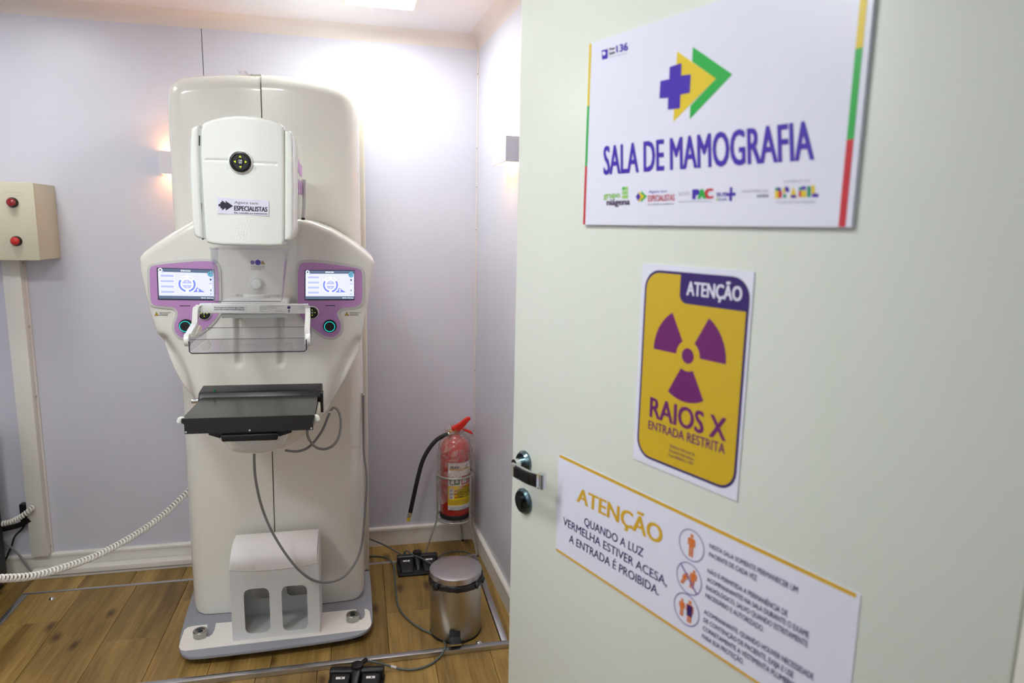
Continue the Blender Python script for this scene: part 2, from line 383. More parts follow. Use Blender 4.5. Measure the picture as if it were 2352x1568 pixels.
tag(MB().box(XL - .05, XL, YF, YB, -.012, ZC).build('wall_left', 'wall'), kind='structure')
tag(MB().box(XL, .75, YF - .05, YF, -.012, ZC).build('wall_front', 'wall'), kind='structure')
# partition beside the doorway, with a header over it
tag(MB().box(XL, -.30, .30, .38, 0, ZC).box(-.30, .64, .30, .38, 2.06, ZC).build('wall_partition', 'wall'), kind='structure')
def cove(name, a, b, inward):
    n = 8; r = .05
    prof = [(r * (1 - math.sin(t)), -r * (1 - math.cos(t))) for t in [math.pi / 2 * i / n for i in range(n + 1)]]
    prof = [(q[0], q[1]) for q in prof] + [(0, 0)]
    A = [(a[0] + inward[0] * d, a[1] + inward[1] * d, ZC + h) for d, h in prof]; B = [(b[0] + inward[0] * d, b[1] + inward[1] * d, ZC + h) for d, h in prof]
    tag(MB().prism(A, B).build(name, 'cove', smooth=True, angle=60), kind='structure')
cove('trim_1', (XL, YB), (.508, YB), (0, -1))
cove('trim_2', (.508, YB), (rwx(.38), .38), (-1, -.052))
# thin corner bead with its fixing screws
cb = MB().cyl((.506, YB - .003, .09), (.506, YB - .003, ZC - .05), .004, n=10).build('trim_3', 'cove', smooth=True); tag(cb, kind='structure')
for zz in (2.06, 1.76, 1.6, 1.42, .8): MB().cyl((.5035, YB - .009, zz), (.5035, YB - .0055, zz), .0028, n=8).build('screw', 'wire', cb)
def baseboard(name, poly_fn, segs):
    mb = MB()
    for a, b in segs: mb.prism([poly_fn(a, p) for p in BBP], [poly_fn(b, p) for p in BBP])
    return tag(mb.build(name, 'trim', smooth=True, angle=30), kind='structure')
BBP = [(0, 0), (.012, 0), (.012, .07), (.016, .073), (.016, .082), (.012, .087), (0, .087)]
baseboard('baseboard_back', lambda x, p: (x, YB - p[0], p[1]), [(XL, .508)])
baseboard('baseboard_right', lambda y, p: (rwx(y) - p[0], y, p[1]), [(YB - .012, .46)])
# planks of the room floor
PW = .19; cache = {}
def plank(x0, x1, y0, y1, zt, th, parent):
    k = (round(x1 - x0, 3), round(y1 - y0, 3), th)
    c = Vector(((x0 + x1) / 2, (y0 + y1) / 2, zt - th / 2))
    if k not in cache:
        o = MB().box(x0 + .0006, x1 - .0006, y0 + .0006, y1 - .0006, zt - th, zt).build('plank', 'wood', parent, bevel=.0012, seg=1); cache[k] = o.data
    else:
        o = bpy.data.objects.new('plank', cache[k]); reg(o, parent, c)
PX0, PX1, PY0, PY1 = -1.27, .487, 2.095, 2.765      # raised platform
def cols(x0, x1):
    i = 0; x = x0
    while x < x1 - .01:
        yield i, x, min(x + PW, x1); x += PW; i += 1
for i, x0, x1 in cols(-2.05, .77):
    y = YF - [.0, .45, .8, .2, .65][i % 5]
    while y < YB - .02:
        a = max(y, YF); b = min(y + 1.2, YB); y += 1.2
        if b - a < .03: continue
        plank(x0, x1, a, b, 0, .012, fl)
# raised platform under the machine
pf = thing('floor_platform', ((PX0 + PX1) / 2, (PY0 + PY1) / 2, 0), 'low raised oak plank platform edged with aluminium strips under the mammography machine', 'platform')
ZP = .018
for i, x0, x1 in cols(PX0 + .022, PX1 - .022):
    ys = [PY0 + .022, PY0 + .022 + [.42, 9, .25, .5, 9][i % 5], PY1 - .014]
    if ys[1] > PY1: ys = [ys[0], ys[2]]
    for a, b in zip(ys[:-1], ys[1:]): plank(x0, x1, a, b, ZP - .001, ZP - .002, pf)
MB().box(PX0, PX1, PY0, PY0 + .022, .0005, ZP).build('edge_strip', 'alu', pf, bevel=.0015, seg=2)
MB().box(PX0, PX1, PY1 - .014, PY1, .0005, ZP).build('edge_strip', 'alu', pf, bevel=.0015, seg=2)
MB().box(PX0, PX0 + .022, PY0 + .022, PY1 - .014, .0005, ZP).build('edge_strip', 'alu', pf, bevel=.0015, seg=2)
MB().box(PX1 - .022, PX1, PY0 + .022, PY1 - .014, .0005, ZP).build('edge_strip', 'alu', pf, bevel=.0015, seg=2)
for px, py in ((1100, 1475), (119, 1375)):
    p = aZ(px, py, ZP); MB().lathe([(0, .007), (.004, .0065), (.0075, .004), (.009, .0008), (.011, .0008), (.011, -.001)], (p[0], p[1], ZP), 14).build('bolt', 'chrome', pf, smooth=True)

# ================================================================== DOOR
DA = -0.358; dd = np.array([math.sin(DA), math.cos(DA), 0]); dn = np.array([-math.cos(DA), math.sin(DA), 0]); P0 = np.array([.553, .432, 0])
def dsz(px, py):
    d = ray(px, py); p = CAM + d * (np.dot(P0 - CAM, dn) / np.dot(d, dn)); return np.dot(p - P0, dd), p[2]
def dw(s, z, o=0): return P0 + dd * s + dn * o + np.array([0, 0, z])
def dpoly(mb, pts, o0, o1): return mb.prism([dw(s, z, o0) for s, z in pts], [dw(s, z, o1) for s, z in pts])
dr = tag(dpoly(MB(), [(0, .012), (.798, .012), (.798, 2.05), (0, 2.05)], 0, -.036).build('door_1', 'door', bevel=.002, seg=2), kind='structure')
dpoly(MB(), [(-.012, .0), (-.002, .0), (-.002, 2.055), (-.012, 2.055)], .0, -.05).build('hinge_edge', 'trim', dr)
hs, hz = dsz(1206, 1060); ks, kz = dsz(1205, 1150)
def dcyl(mb, s, z, o0, o1, r, r1=None, n=28): return mb.cyl(dw(s, z, o0), dw(s, z, o1), r, r1, n)
dcyl(dcyl(MB(), hs, hz, 0, .004, .0205), hs, hz, .004, .009, .0205, .017).build('handle_rosette', 'dark_chrome', dr, smooth=True)
lv = dcyl(MB(), hs, hz, .0085, .024, .0085); lv.build('handle_spindle', 'chrome', dr, smooth=True)
# flat bow lever reaching out and back along the door
def dszo(px, py, o):
    d = ray(px, py); q0 = P0 + dn * o; p = CAM + d * (np.dot(q0 - CAM, dn) / np.dot(d, dn)); return np.dot(p - q0, dd), p[2], o
lp = [dszo(1179, 1076, .036), dszo(1188, 1081, .040), dszo(1202, 1088, .042), dszo(1220, 1097, .042), dszo(1238, 1103, .042)]
hs2 = lp[2][0]; hz2 = lp[2][1]
lvm = MB()
for k in range(len(lp) - 1):
    (a, za, oa), (b, zb, ob) = lp[k], lp[k + 1]
    lvm.prism([dw(a, za + .0115, oa), dw(a, za - .0115, oa), dw(a, za - .0115, oa + .005), dw(a, za + .0115, oa + .005)], [dw(b, zb + .0115, ob), dw(b, zb - .0115, ob), dw(b, zb - .0115, ob + .005), dw(b, zb + .0115, ob + .005)])
lvm.build('door_handle', 'chrome', dr, smooth=True, angle=40, label='chrome bow lever handle')
b_, zb_, _o = dszo(1244, 1104, .034)
MB().cyl(dw(b_, zb_ + .0125, .034), dw(b_, zb_ - .0125, .034), .0075, n=16).build('handle_end', 'chrome', dr, smooth=True)
dpoly(MB(), [(lp[1][0], lp[1][1] + .009), (lp[3][0], lp[3][1] + .009), (lp[3][0], lp[3][1] - .009), (lp[1][0], lp[1][1] - .009)], .0472, .048).build('handle_inlay', 'black', dr, label='black inlay')
dcyl(dcyl(MB(), ks, kz, 0, .004, .0235), ks, kz, .004, .008, .0235, .02).build('lock_plate', 'dark_chrome', dr, smooth=True)
kl = dcyl(dcyl(MB(), ks, kz + .004, .008, .013, .0075), ks, kz - .008, .008, .011, .005); kl.build('lock_cylinder', 'black', dr, smooth=True)
# door frame jamb on the hinge side
tag(MB().box(.585, .64, .30, .40, 0, 2.06).build('door_frame', 'trim'), kind='structure')

def sign(name, sr, zr, th, label):
    t = thing(name, tuple(dw((sr[0] + sr[1]) / 2, zr[0], 0)), label, 'sign')
    dpoly(MB(), [(sr[0], zr[0]), (sr[1], zr[0]), (sr[1], zr[1]), (sr[0], zr[1])], .0004, th).build('board', 'signw', t)
    return t
def dflat(name, px, o, m, t): return MB().ngon([dw(*dsz(a, b), o) for a, b in px]).build(name, m, t)
def dflat_sz(name, pts, o, m, t): return MB().ngon([dw(s, z, o) for s, z in pts]).build(name, m, t)
def dtext(s, pts, o, m, t, bold=0): return text(s, quad(*[dw(*dsz(a, b), o) for a, b in pts]), m, t, bold)
# --- room sign
T1 = .0055; a = T1 + .0003; b = T1 + .0006; c = T1 + .0009
S1 = sign('room_sign', (.184, .609), (1.437, 1.696), T1, 'white lilac room sign reading SALA DE MAMOGRAFIA, topmost on the open door')
def stripe(s0, s1, cols3):
    zz = [1.4375, 1.523, 1.609, 1.6955]
    for k, m in enumerate(cols3): dflat_sz('stripe', [(s0, zz[k]), (s1, zz[k]), (s1, zz[k + 1]), (s0, zz[k + 1])], a, m, S1)
stripe(.6035, .6085, ('s_red', 's_green', 's_yellow')); stripe(.190, .1975, ('s_red', 's_green', 's_yellow'))
k1 = lambda P: crop(1320, 0, .35714, P)
dflat('logo_triangle', k1([(680, 335), (930, 510), (655, 785)]), a, 's_yellow', S1)
dflat('logo_chevron', k1([(780, 305), (1035, 482), (760, 770), (764, 685), (930, 510), (776, 400)]), a, 's_green', S1)
dflat('logo_cross', k1([(632, 435), (708, 410), (706, 490), (768, 482), (762, 600), (702, 612), (697, 700), (620, 708), (622, 632), (566, 636), (572, 525), (630, 512)]), b, 's_purple', S1)
dtext('SALA DE MAMOGRAFIA', [(1394, 338), (1873, 279), (1876, 366.5), (1394, 401)], a, 's_purple', S1, .016)
dflat('icon', [(1389, 117), (1403.3, 113.7), (1403, 135.5), (1390, 138.6)], a, 's_purple', S1)
dflat('icon_figure', [(1390.5, 121), (1396, 119.5), (1399, 123), (1397, 128), (1392, 128.5)], b, 'signw', S1)
dtext('136', [(1423.4, 106.5), (1449, 99), (1449, 116.6), (1423.8, 122)], a, 's_purple', S1, .02)
dtext('Disque', [(1407, 111.5), (1419.8, 108.5), (1419.8, 113.5), (1407, 116.8)], a, 's_plum', S1, .02)
dtext('Saúde', [(1406.5, 121.5), (1419.8, 118.2), (1419.8, 124), (1406.5, 127.2)], a, 's_plum', S1, .02)
dtext('OUVIDORIA-GERAL DO SUS', [(1407, 131), (1448, 121.8), (1448, 125), (1407, 134)], a, 's_grey', S1)
dtext('grupo', [(1394, 442), (1431, 440), (1431, 453.5), (1394, 455.5)], a, 's_lime', S1, .02)
dtext('niágena', [(1401, 457.5), (1453.5, 456), (1453.5, 470), (1401, 471.5)], a, 's_plum', S1, .02)
for k in range(3): dflat('icon', [(1436, 430 + 9.4 * k), (1449.5, 429 + 9.4 * k), (1449.2, 437 + 9.4 * k), (1435.8, 438 + 9.4 * k)], a, 's_lime', S1)
dflat('icon', [(1436.5, 430.5), (1442, 430), (1442, 435), (1436.5, 435.5)], b, 's_green', S1)
dflat('logo_chevron', [(1480, 438.6), (1493, 451), (1479, 465)], a, 's_green', S1)
dflat('logo_triangle', [(1474, 439.8), (1487.8, 451.4), (1473.2, 464.6)], b, 's_yellow', S1)
dflat('logo_diamond', [(1468, 452.3), (1473.7, 443), (1479.2, 452.3), (1473.3, 461.6)], c, 's_purple', S1)
dtext('Agora tem', [(1497.5, 437), (1539.5, 435.5), (1539.5, 442), (1497.5, 443.5)], a, 's_purple', S1)
dtext('ESPECIALISTAS', [(1495.5, 449.5), (1556.5, 446.5), (1556.5, 460.5), (1496, 463)], a, 's_red', S1, .01)
dtext('Da consulta ao tratamento', [(1495.5, 467.5), (1555.5, 465.8), (1555.5, 469.6), (1495.5, 471.3)], a, 's_plum', S1)
dtext('NOVO', [(1566, 442), (1591, 440.7), (1591, 449), (1566, 450.3)], a, 's_grey', S1)
for ch, x0, x1, m in (('P', 1600, 1611.5, 's_purple'), ('A', 1611.8, 1627, 's_green'), ('C', 1628, 1643.4, 's_red')):
    dtext(ch, [(x0, 436.2 - (x0 - 1600) * .045), (x1, 436 - (x1 - 1600) * .045), (x1, 457.2 - (x1 - 1600) * .045), (x0, 457.4 - (x0 - 1600) * .045)], a, m, S1, .05)
dtext('DESENVOLVIMENTO E SUSTENTABILIDADE', [(1566, 462), (1641, 460.5), (1641, 463.4), (1566, 465)], a, 's_grey', S1)
dtext('SUS', [(1653.5, 443), (1677, 442), (1677, 450), (1653.5, 451)], a, 's_purple', S1, .02)
dtext('Saúde', [(1658, 454.3), (1677, 453.6), (1677, 460.6), (1658, 461.3)], a, 's_purple', S1)
dflat('logo_leaf', [(1653, 455), (1657, 454.6), (1657, 460.6), (1653, 461)], a, 's_lime', S1)
dflat('logo_cross', [(1684.2, 430.5), (1690, 430.2), (1689.4, 443), (1697.3, 442.6), (1697, 449.4), (1689, 449.8), (1688.4, 461.4), (1682.6, 461.6), (1683, 450.2), (1676.2, 450.6), (1676.5, 443.8), (1683.6, 443.4)], b, 's_purple', S1)
dtext('MINISTÉRIO DA', [(1712, 437), (1772.6, 435.4), (1772.6, 441.6), (1712, 443)], a, 's_grey', S1)
dtext('SAÚDE', [(1746, 447.2), (1772.6, 446.4), (1772.6, 453), (1746, 453.6)], a, 's_grey', S1, .03)
dtext('GOVERNO DO', [(1808, 415), (1868, 412.6), (1868, 418.6), (1808, 421)], a, 's_grey', S1)
def R4(x0, x1, y0, y1): return [(x0, y0), (x1, y0), (x1, y1), (x0, y1)]
for pts, m in (
  (R4(1788, 1795, 431, 438), 's_teal'), (R4(1795, 1801, 431, 439), 's_purple'), (R4(1787.5, 1795.5, 438, 456), 's_yellow'), (R4(1795.5, 1803, 439, 455), 's_red'),
  ([(1805, 436), (1810, 429), (1812, 440), (1806, 448)], 's_yellow'), ([(1810, 429), (1817, 429), (1821, 436), (1818, 442), (1812, 440)], 's_purple'), (R4(1806.5, 1813.5, 446, 455), 's_teal'),
  ([(1830, 429), (1839, 455), (1821, 455)], 's_yellow'), (R4(1824.5, 1836, 448, 454.8), 's_purple'),
  (R4(1842, 1850, 430, 438), 's_teal'), (R4(1849, 1859, 428, 436), 's_purple'), (R4(1842, 1848, 439, 453), 's_red'), (R4(1847.5, 1859.5, 438, 453.5), 's_yellow'),
  (R4(1861.5, 1869.8, 428, 453), 's_teal'), (R4(1871, 1879, 426, 445), 's_yellow'), (R4(1873, 1887.5, 445, 453), 's_purple')):
    dflat('logo_block', pts, a if m != 's_purple' else b, m, S1)
dtext('DO LADO DO POVO BRASILEIRO', [(1791.4, 462.2), (1881, 461), (1881, 466.6), (1791.4, 467.6)], a, 's_grey', S1)
# --- x-ray warning
T2 = .0016; a = T2 + .0003; b = T2 + .0006; c = T2 + .0009
S2 = sign('radiation_warning_sign', (.2975, .4805), (1.1055, 1.3855), T2, 'yellow RAIOS X warning sign with purple trefoil below the room sign')
k2 = lambda P: crop(1430, 590, .36996, P)
def sS(p): return dsz(*k2([p])[0])
L_, R_ = sS((121, 650))[0], sS((766, 650))[0]; tp, bt = sS((500, 104))[1], sS((400, 1345))[1]
dflat_sz('panel_border', rrect(R_, L_, bt, tp, .026), a, 'x_dark', S2)
dflat_sz('panel_field', rrect(R_ + .0035, L_ - .0035, bt + .0035, tp - .0035, .023), b, 'x_yellow', S2)
tl = sS((368, 150))[0]; tb = sS((600, 316))[1]
tabp = [(tl, tp)] + [(tl - .012 + .012 * math.cos(math.radians(t)), tb + .012 + .012 * math.sin(math.radians(t))) for t in range(0, -91, -15)] + [(R_, tb)] + [(R_ + .026 - .026 * math.cos(math.radians(t)), tp - .026 + .026 * math.sin(math.radians(t))) for t in range(0, 91, 15)]
dflat_sz('panel_tab', tabp, c, 'x_dark', S2)
dtext('ATENÇÃO', k2([(412, 152), (752, 185), (748, 274), (408, 235)]), c + .0003, 'signw', S2, .018)
tc_s, tc_z = dsz(1582.5, 817); ro = tc_z - dsz(1577, 923)[1]
for ang in (90 + 60, 30, 270):
    pts = [(tc_s - ro * math.cos(math.radians(ang + t)), tc_z + ro * math.sin(math.radians(ang + t))) for t in range(-30, 31, 5)] + [(tc_s - ro * .33 * math.cos(math.radians(ang + t)), tc_z + ro * .33 * math.sin(math.radians(ang + t))) for t in range(30, -31, -10)]
    dflat_sz('trefoil_blade', pts, c, 'x_purple', S2)
dflat_sz('trefoil_disc', [(tc_s + ro * .165 * math.cos(t * math.pi / 12), tc_z + ro * .165 * math.sin(t * math.pi / 12)) for t in range(24)], c, 'x_purple', S2)
dtext('RAIOS X', k2([(183, 868), (652, 1003), (646, 1142), (178, 988)]), c, 'x_purple', S2, .014)
dtext('ENTRADA RESTRITA', k2([(170, 1012), (645, 1160), (642, 1222), (168, 1062)]), c, 'x_purple', S2, .008)
for k, s in enumerate(('Símbolo Nacional de', 'Proteção Radiológica', 'Fone 08000 61 1997')):
    y = 1158 + 29 * k; dtext(s, k2([(303 - 4 * k, y), (456 - 4 * k, y + 58), (455 - 4 * k, y + 76), (302 - 4 * k, y + 18)]), c, 'x_purple', S2)
# --- long notice
T3 = .0012; a = T3 + .0003; b = T3 + .0006
S3 = sign('notice_sign', (.1365, .6565), (.8885, 1.0612), T3, 'long white ATENÇÃO notice with gold lines, lowest on the open door')
dflat_sz('gold_line', [(.141, 1.0555), (.654, 1.0555), (.654, 1.0605), (.141, 1.0605)], a, 's_gold', S3)
dflat_sz('gold_line', [(.141, .8895), (.655, .8895), (.655, .8935), (.141, .8935)], a, 's_gold', S3)
k3 = lambda P: crop(1260, 1030, .34307, P)
dtext('ATENÇÃO', k3([(203, 260), (768, 522), (760, 642), (196, 350)]), a, 's_gold', S3, .015)
dtext('QUANDO A LUZ', k3([(246, 458), (642, 668), (637, 725), (243, 508)]), a, 'x_dark', S3, .006)
dtext('VERMELHA ESTIVER ACESA,', k3([(105, 455), (800, 862), (796, 920), (102, 505)]), a, 'x_dark', S3, .006)
dtext('A ENTRADA É PROIBIDA.', k3([(146, 572), (746, 925), (742, 982), (142, 622)]), a, 'x_dark', S3, .006)
def person(cs, cz, h, m, wide=1.0, lean=0.0):
    f = lambda pts: [(cs - x * h * wide - lean * y * h, cz + y * h) for x, y in pts]
    dflat_sz('pictogram', [(cs + h * .085 * math.cos(t * math.pi / 6) - lean * .42 * h, cz + h * (.42 + .085 * math.sin(t * math.pi / 6))) for t in range(12)], b, m, S3)
    dflat_sz('pictogram', f([(-.13, .32), (.13, .32), (.2, .25), (.2, -.02), (.14, -.02), (.14, .2), (.11, .2), (.11, -.5), (.02, -.5), (.02, -.08), (-.02, -.08), (-.02, -.5), (-.11, -.5), (-.11, .2), (-.14, .2), (-.14, -.02), (-.2, -.02), (-.2, .25)]), b, m, S3)
for k, (cx, cy) in enumerate(((962, 646), (945, 868), (928, 1075))):
    cs, cz = dsz(*k3([(cx, cy)])[0]); rr = abs(dsz(*k3([(cx, cy - 108)])[0])[1] - cz)
    ring = MB(); n = 32
    for q in range(n):
        t0, t1 = 2 * math.pi * q / n, 2 * math.pi * (q + 1) / n
        ring.ngon([dw(cs + r * math.cos(t), cz + r * math.sin(t), a) for r, t in ((rr, t0), (rr, t1), (rr * .93, t1), (rr * .93, t0))])
    ring.build('pictogram_ring', 'x_ring', S3)
    if k == 0: person(cs, cz, rr * 1.45, 'x_orange')
    if k == 1:
        person(cs - rr * .3, cz + .1 * rr, rr * 1.2, 'x_orange', 1.1, .15); person(cs + rr * .32, cz - .1 * rr, rr * .85, 'x_orange', 1.3, .5)
        dflat_sz('pictogram_bar', [(cs + rr * .70, cz + rr * .62), (cs + rr * .62, cz + rr * .70), (cs - rr * .70, cz - rr * .62), (cs - rr * .62, cz - rr * .70)], b + .0003, 'x_ring', S3)
    if k == 2:
        person(cs + rr * .35, cz, rr * 1.1, 'x_orange'); person(cs - rr * .25, cz, rr * 1.4, 'x_orange')
        dflat_sz('pictogram_apron', [(cs - rr * .05, cz + rr * .4), (cs - rr * .45, cz + rr * .4), (cs - rr * .45, cz - rr * .3), (cs - rr * .05, cz - rr * .3)], b + .0003, 'x_dark', S3)
for s, x0, y0, x1, y1 in (('NESTA SALA SOMENTE PERMANECER UM', 1085, 632, 1675, 925), ('PACIENTE DE CADA VEZ', 1082, 690, 1402, 850),
  ('NÃO É PERMITIDA A PERMANÊNCIA DE', 1072, 800, 1606, 1085), ('ACOMPANHANTES NA SALA DURANTE O EXAME', 1068, 856, 1750, 1226), ('RADIOLÓGICO, SALVO QUANDO ESTRITAMENTE', 1062, 910, 1742, 1288), ('NECESSÁRIO E AUTORIZADO.', 1058, 963, 1446, 1190),
  ('ACOMPANHANTE, QUANDO HOUVER NECESSIDADE', 1048, 1073, 1780, 1506), ('DE CONTENÇÃO DE PACIENTE, EXIJA E USE', 1045, 1128, 1646, 1494), ('CORRETAMENTE A VESTIMENTA PLUMBÍFERA', 1040, 1182, 1690, 1590), ('PARA SUA PROTEÇÃO.', 1035, 1235, 1312, 1410)):
    g = 1 + (x1 - x0) * .0006
    dtext(s, k3([(x0, y0), (x1, y1 - 2), (x1 - 2, y1 + 30 * g), (x0 - 2, y0 + 27)]), a, 'x_dark', S3, .004)

# ================================================================== LIGHTS OF THE ROOM, AND FILL PANELS ADDED OUTSIDE IT
def ceiling_panel(x, y, label, m='led', hy=.12):
    t = thing('ceiling_light', (x, y, ZC), label, 'light', 'square ceiling panel lights' if hy == .12 else None)
    h = .12
    fr = MB()
    fr.box(x - h - .012, x + h + .012, y - hy - .012, y - hy, ZC - .009, ZC - .0005).box(x - h - .012, x + h + .012, y + hy, y + hy + .012, ZC - .009, ZC - .0005)
    fr.box(x - h - .012, x - h, y - hy, y + hy, ZC - .009, ZC - .0005).box(x + h, x + h + .012, y - hy, y + hy, ZC - .009, ZC - .0005)
    fr.build('light_frame', 'trim', t)
    MB().box(x - h, x + h, y - hy, y + hy, ZC - .006, ZC - .001).build('diffuser', m, t)
ceiling_panel(.095, 2.53, 'square white ceiling panel light at the top edge of the picture, right of the machine', 'led_b')
ceiling_panel(-1.2, 2.38, 'square white ceiling panel light over the beige control box', 'led_l')
ceiling_panel(-.42, .85, 'square white ceiling panel light between machine and doorway, right of its pair')
ceiling_panel(-1.2, .85, 'square white ceiling panel light in front of the left wall')
ceiling_panel(-.5, -.30, 'unseen square ceiling panel just outside the doorway, added to light the door and machine', 'led_fill')  # unseen lamp, added to light the door face and machine front
ceiling_panel(-.5, -.95, 'unseen square ceiling panel outside the doorway, farthest from the machine, added as front light', 'led_fill')  # second unseen lamp, added for more light from the front
def sconce(x, y, z, nx, ny, label):
    """box lamp shining up and down; (nx, ny) points from the wall into the room"""
    t = thing('wall_sconce', (x, y, z), label, 'lamp', 'up and down wall sconces')
    tx, ty = -ny, nx
    def bx(mb, u0, u1, d0, d1, z0, z1):
        f = lambda u, d, q: (x + tx * u + nx * d, y + ty * u + ny * d, z + q)
        return mb.prism([f(u0, d0, z0), f(u1, d0, z0), f(u1, d1, z0), f(u0, d1, z0)], [f(u0, d0, z1), f(u1, d0, z1), f(u1, d1, z1), f(u0, d1, z1)])
    sh = MB(); bx(sh, -.09, .09, .044, .05, -.042, .042); bx(sh, -.09, -.084, .0005, .044, -.042, .042); bx(sh, .084, .09, .0005, .044, -.042, .042)
    sh.build('lamp_shade', 'sconce', t)
    bx(MB(), -.06, .06, .008, .036, .033, .039).build('bulb', 'warm', t); bx(MB(), -.06, .06, .008, .036, -.039, -.033).build('bulb', 'warm', t)
    bx(MB(), -.083, .083, .0005, .003, -.03, .03).build('back_plate', 'sconce', t)
sconce(-.643, YB, 1.652, 0, -1, 'white wall sconce with warm glow on the back wall, half hidden by the machine')
sconce(rwx(2.40), 2.40, 1.692, -.9987, -.052, 'white wall sconce with warm glow on the right wall beside the door edge')
sconce(rwx(1.3), 1.3, 1.692, -.9987, -.052, 'white wall sconce hidden behind the open door')
sconce(XL, 1.5, 1.692, 1, 0, 'white wall sconce on the left wall outside the picture')

# ================================================================== MAMMOGRAPHY MACHINE
mm = thing('mammography_machine', (-.29, 2.4, ZP), 'tall cream and white mammography machine with two lilac control panels and black detector table', 'medical machine')
ZB0, ZB1 = .0435, .056
# base
bp = [tuple(aZ(px, py, ZB1)[:2]) for px, py in ((442, 1509), (545, 1497.5), (648, 1484.5), (740, 1472), (808, 1461), (838, 1451), (852, 1438), (857, 1420), (855, 1390))]
bp += [(.030, 2.55), (.022, 2.66), (.012, 2.80), (-.615, 2.80), (-.628, 2.62)] + [tuple(aZ(px, py, ZB1)[:2]) for px, py in ((437, 1378), (424, 1420), (413, 1460), (410.5, 1484), (415, 1499), (426, 1506))]
MB().pxy(smooth_poly(bp, 1), ZB0, ZB1).build('base_plate', 'base', mm, bevel=.004, seg=2)
for x, y in ((-.54, 2.25), (-.03, 2.25), (-.55, 2.72), (-.04, 2.72)): MB().cyl((x, y, ZP), (x, y, ZB0), .03, n=16).build('foot', 'rubber', mm)
MB().box(-.575, -.005, 2.225, 2.76, ZP + .002, ZB0 + .002).build('base_gap_shade', 'black', mm)  # black block stands in for the shade in the gap below the plate
# column covers
YC = 2.40
gx_t, gx_b = -.29, -.301
def seamx(z): return gx_b + (gx_t - gx_b) * (z - .5) / 1.36
TLp = xz([(381, 255), (382, 215), (387, 196), (398, 183), (415, 175), (450, 171.5), (530, 169)], YC + .03)
TRp = xz([(640, 171), (705, 177), (755, 184), (785, 192), (803, 203), (816, 220), (822, 245), (824, 280)], YC + .03)
zt = aY(597, 169.5, YC + .03)[2]; ztr = aY(602, 170, YC + .03)[2]
zb = .0585
lx = [(-.588, 1.2), (-.5905, .4)]
left = [(seamx(zt) - .0018, zt)] + TLp[::-1] + [(-.584, 1.4), (-.5895, .8), (-.593, .3), (-.593, .105)] + [(-.548 - .045 * math.cos(math.radians(t)), zb + .045 - .045 * math.sin(math.radians(t))) for t in range(0, 91, 9)] + [(seamx(zb) - .0018, zb)]
right = [(seamx(ztr) + .0018, ztr)] + TRp + [(.0135, 1.4), (.012, .8), (.009, .3), (.006, .105)] + [(-.039 + .045 * math.cos(math.radians(t)), zb + .045 - .045 * math.sin(math.radians(t))) for t in range(0, 91, 9)] + [(seamx(zb) + .0018, zb)]
def ecol(side):
    p = left if side < 0 else right; return p[1:-2] + ([(p[-3][0], zb - .3)])
def bow(X, Z): return .014 * ((X + .295) / .3) ** 2
shell('column_cover', left, YC, 2.86, .05, 'cream', mm, 60, 190, edge=[(seamx(zt) + .2, zt)] + left[1:11] + [(-.593, -.3)], extra=bow)
shell('column_cover', right, YC, 2.86, .05, 'cream', mm, 60, 190, edge=[(seamx(zt) - .2, zt)] + right[1:12] + [(.006, -.3)], extra=bow)
MB().pxz([(gx_t - .01, 1.87), (gx_t + .01, 1.87), (gx_b + .01, .07), (gx_b - .01, .07)], YC + .0055, YC + .05).build('column_seam', 'seam', mm)
# rear cover that stands a little proud on both sides, with its hinge pins
rc = [(-.616, .075), (.026, .06), (.0315, 1.0), (.034, 1.84), (.03, 1.87), (.02, 1.885), (-.57, 1.90), (-.59, 1.88), (-.60, 1.80), (-.61, 1.0)]
MB().pxz(rc, 2.62, 2.88).build('rear_cover', 'cream2', mm, bevel=.008, seg=3)
for px, py in ((823, 268), (820, 365), (823, 362), (838, 1305)):
    p = aY(px, py, 2.615); MB().cyl((p[0] - .004, 2.608, p[2]), (p[0] - .004, 2.622, p[2]), .006, n=12).build('hinge_pin', 'white', mm, smooth=True)
p = aY(438, 1338, 2.6); MB().cyl((-.606, 2.6, p[2] + .01), (-.606, 2.622, p[2] + .01), .006, n=12).build('hinge_pin', 'white', mm, smooth=True)
# arm body (shield)
YS = 2.10
k5 = lambda P: crop(300, 560, .31881, P)
out = [(321, 592), (330, 579), (360, 557), (400, 531), (440, 507), (480, 494), (560, 487), (640, 490), (690, 503), (715, 507), (760, 525), (800, 549), (838, 576), (857, 594), (859.5, 604)] + \
  k5([(1748, 190), (1735, 270), (1710, 420), (1685, 540), (1660, 690), (1640, 785), (1560, 950), (1480, 1100), (1420, 1200), (1340, 1290), (1240, 1395), (1110, 1485), (1000, 1515), (830, 1513), (740, 1490), (640, 1430), (560, 1330), (450, 1140), (370, 1030), (300, 895), (240, 750), (215, 690), (190, 640), (130, 455), (70, 190)])
shp = xz(out, YS + .02)
scL = xz([(372, 786), (394, 820), (414, 862), (428, 900), (436, 930)], YS); scR = xz([(824, 790), (800, 826), (782, 866), (770, 904), (762, 934)], YS)
chans = [xz([(548, 735), (549, 834)], YS), xz([(643, 735), (644, 834)], YS)]
def shex(X, Z):
    d = .028 * np.exp(-(seg_dist(X, Z, scL, False) / .019) ** 2) + .028 * np.exp(-(seg_dist(X, Z, scR, False) / .019) ** 2)
    for ch in chans:
        q = seg_dist(X, Z, ch, False); d = d + .016 / (1 + np.exp((q - .009) / .0014))
    d = d + .03 * np.clip((.93 - Z) / .2, 0, 1) ** 1.5
    q = np.abs(X + .275); d = d + .004 / (1 + np.exp((q - .105) / .004)) * (Z > .9)
    return d
shell('arm_body', shp, YS, 2.40, .024, 'cream', mm, 190, 190, extra=shex)
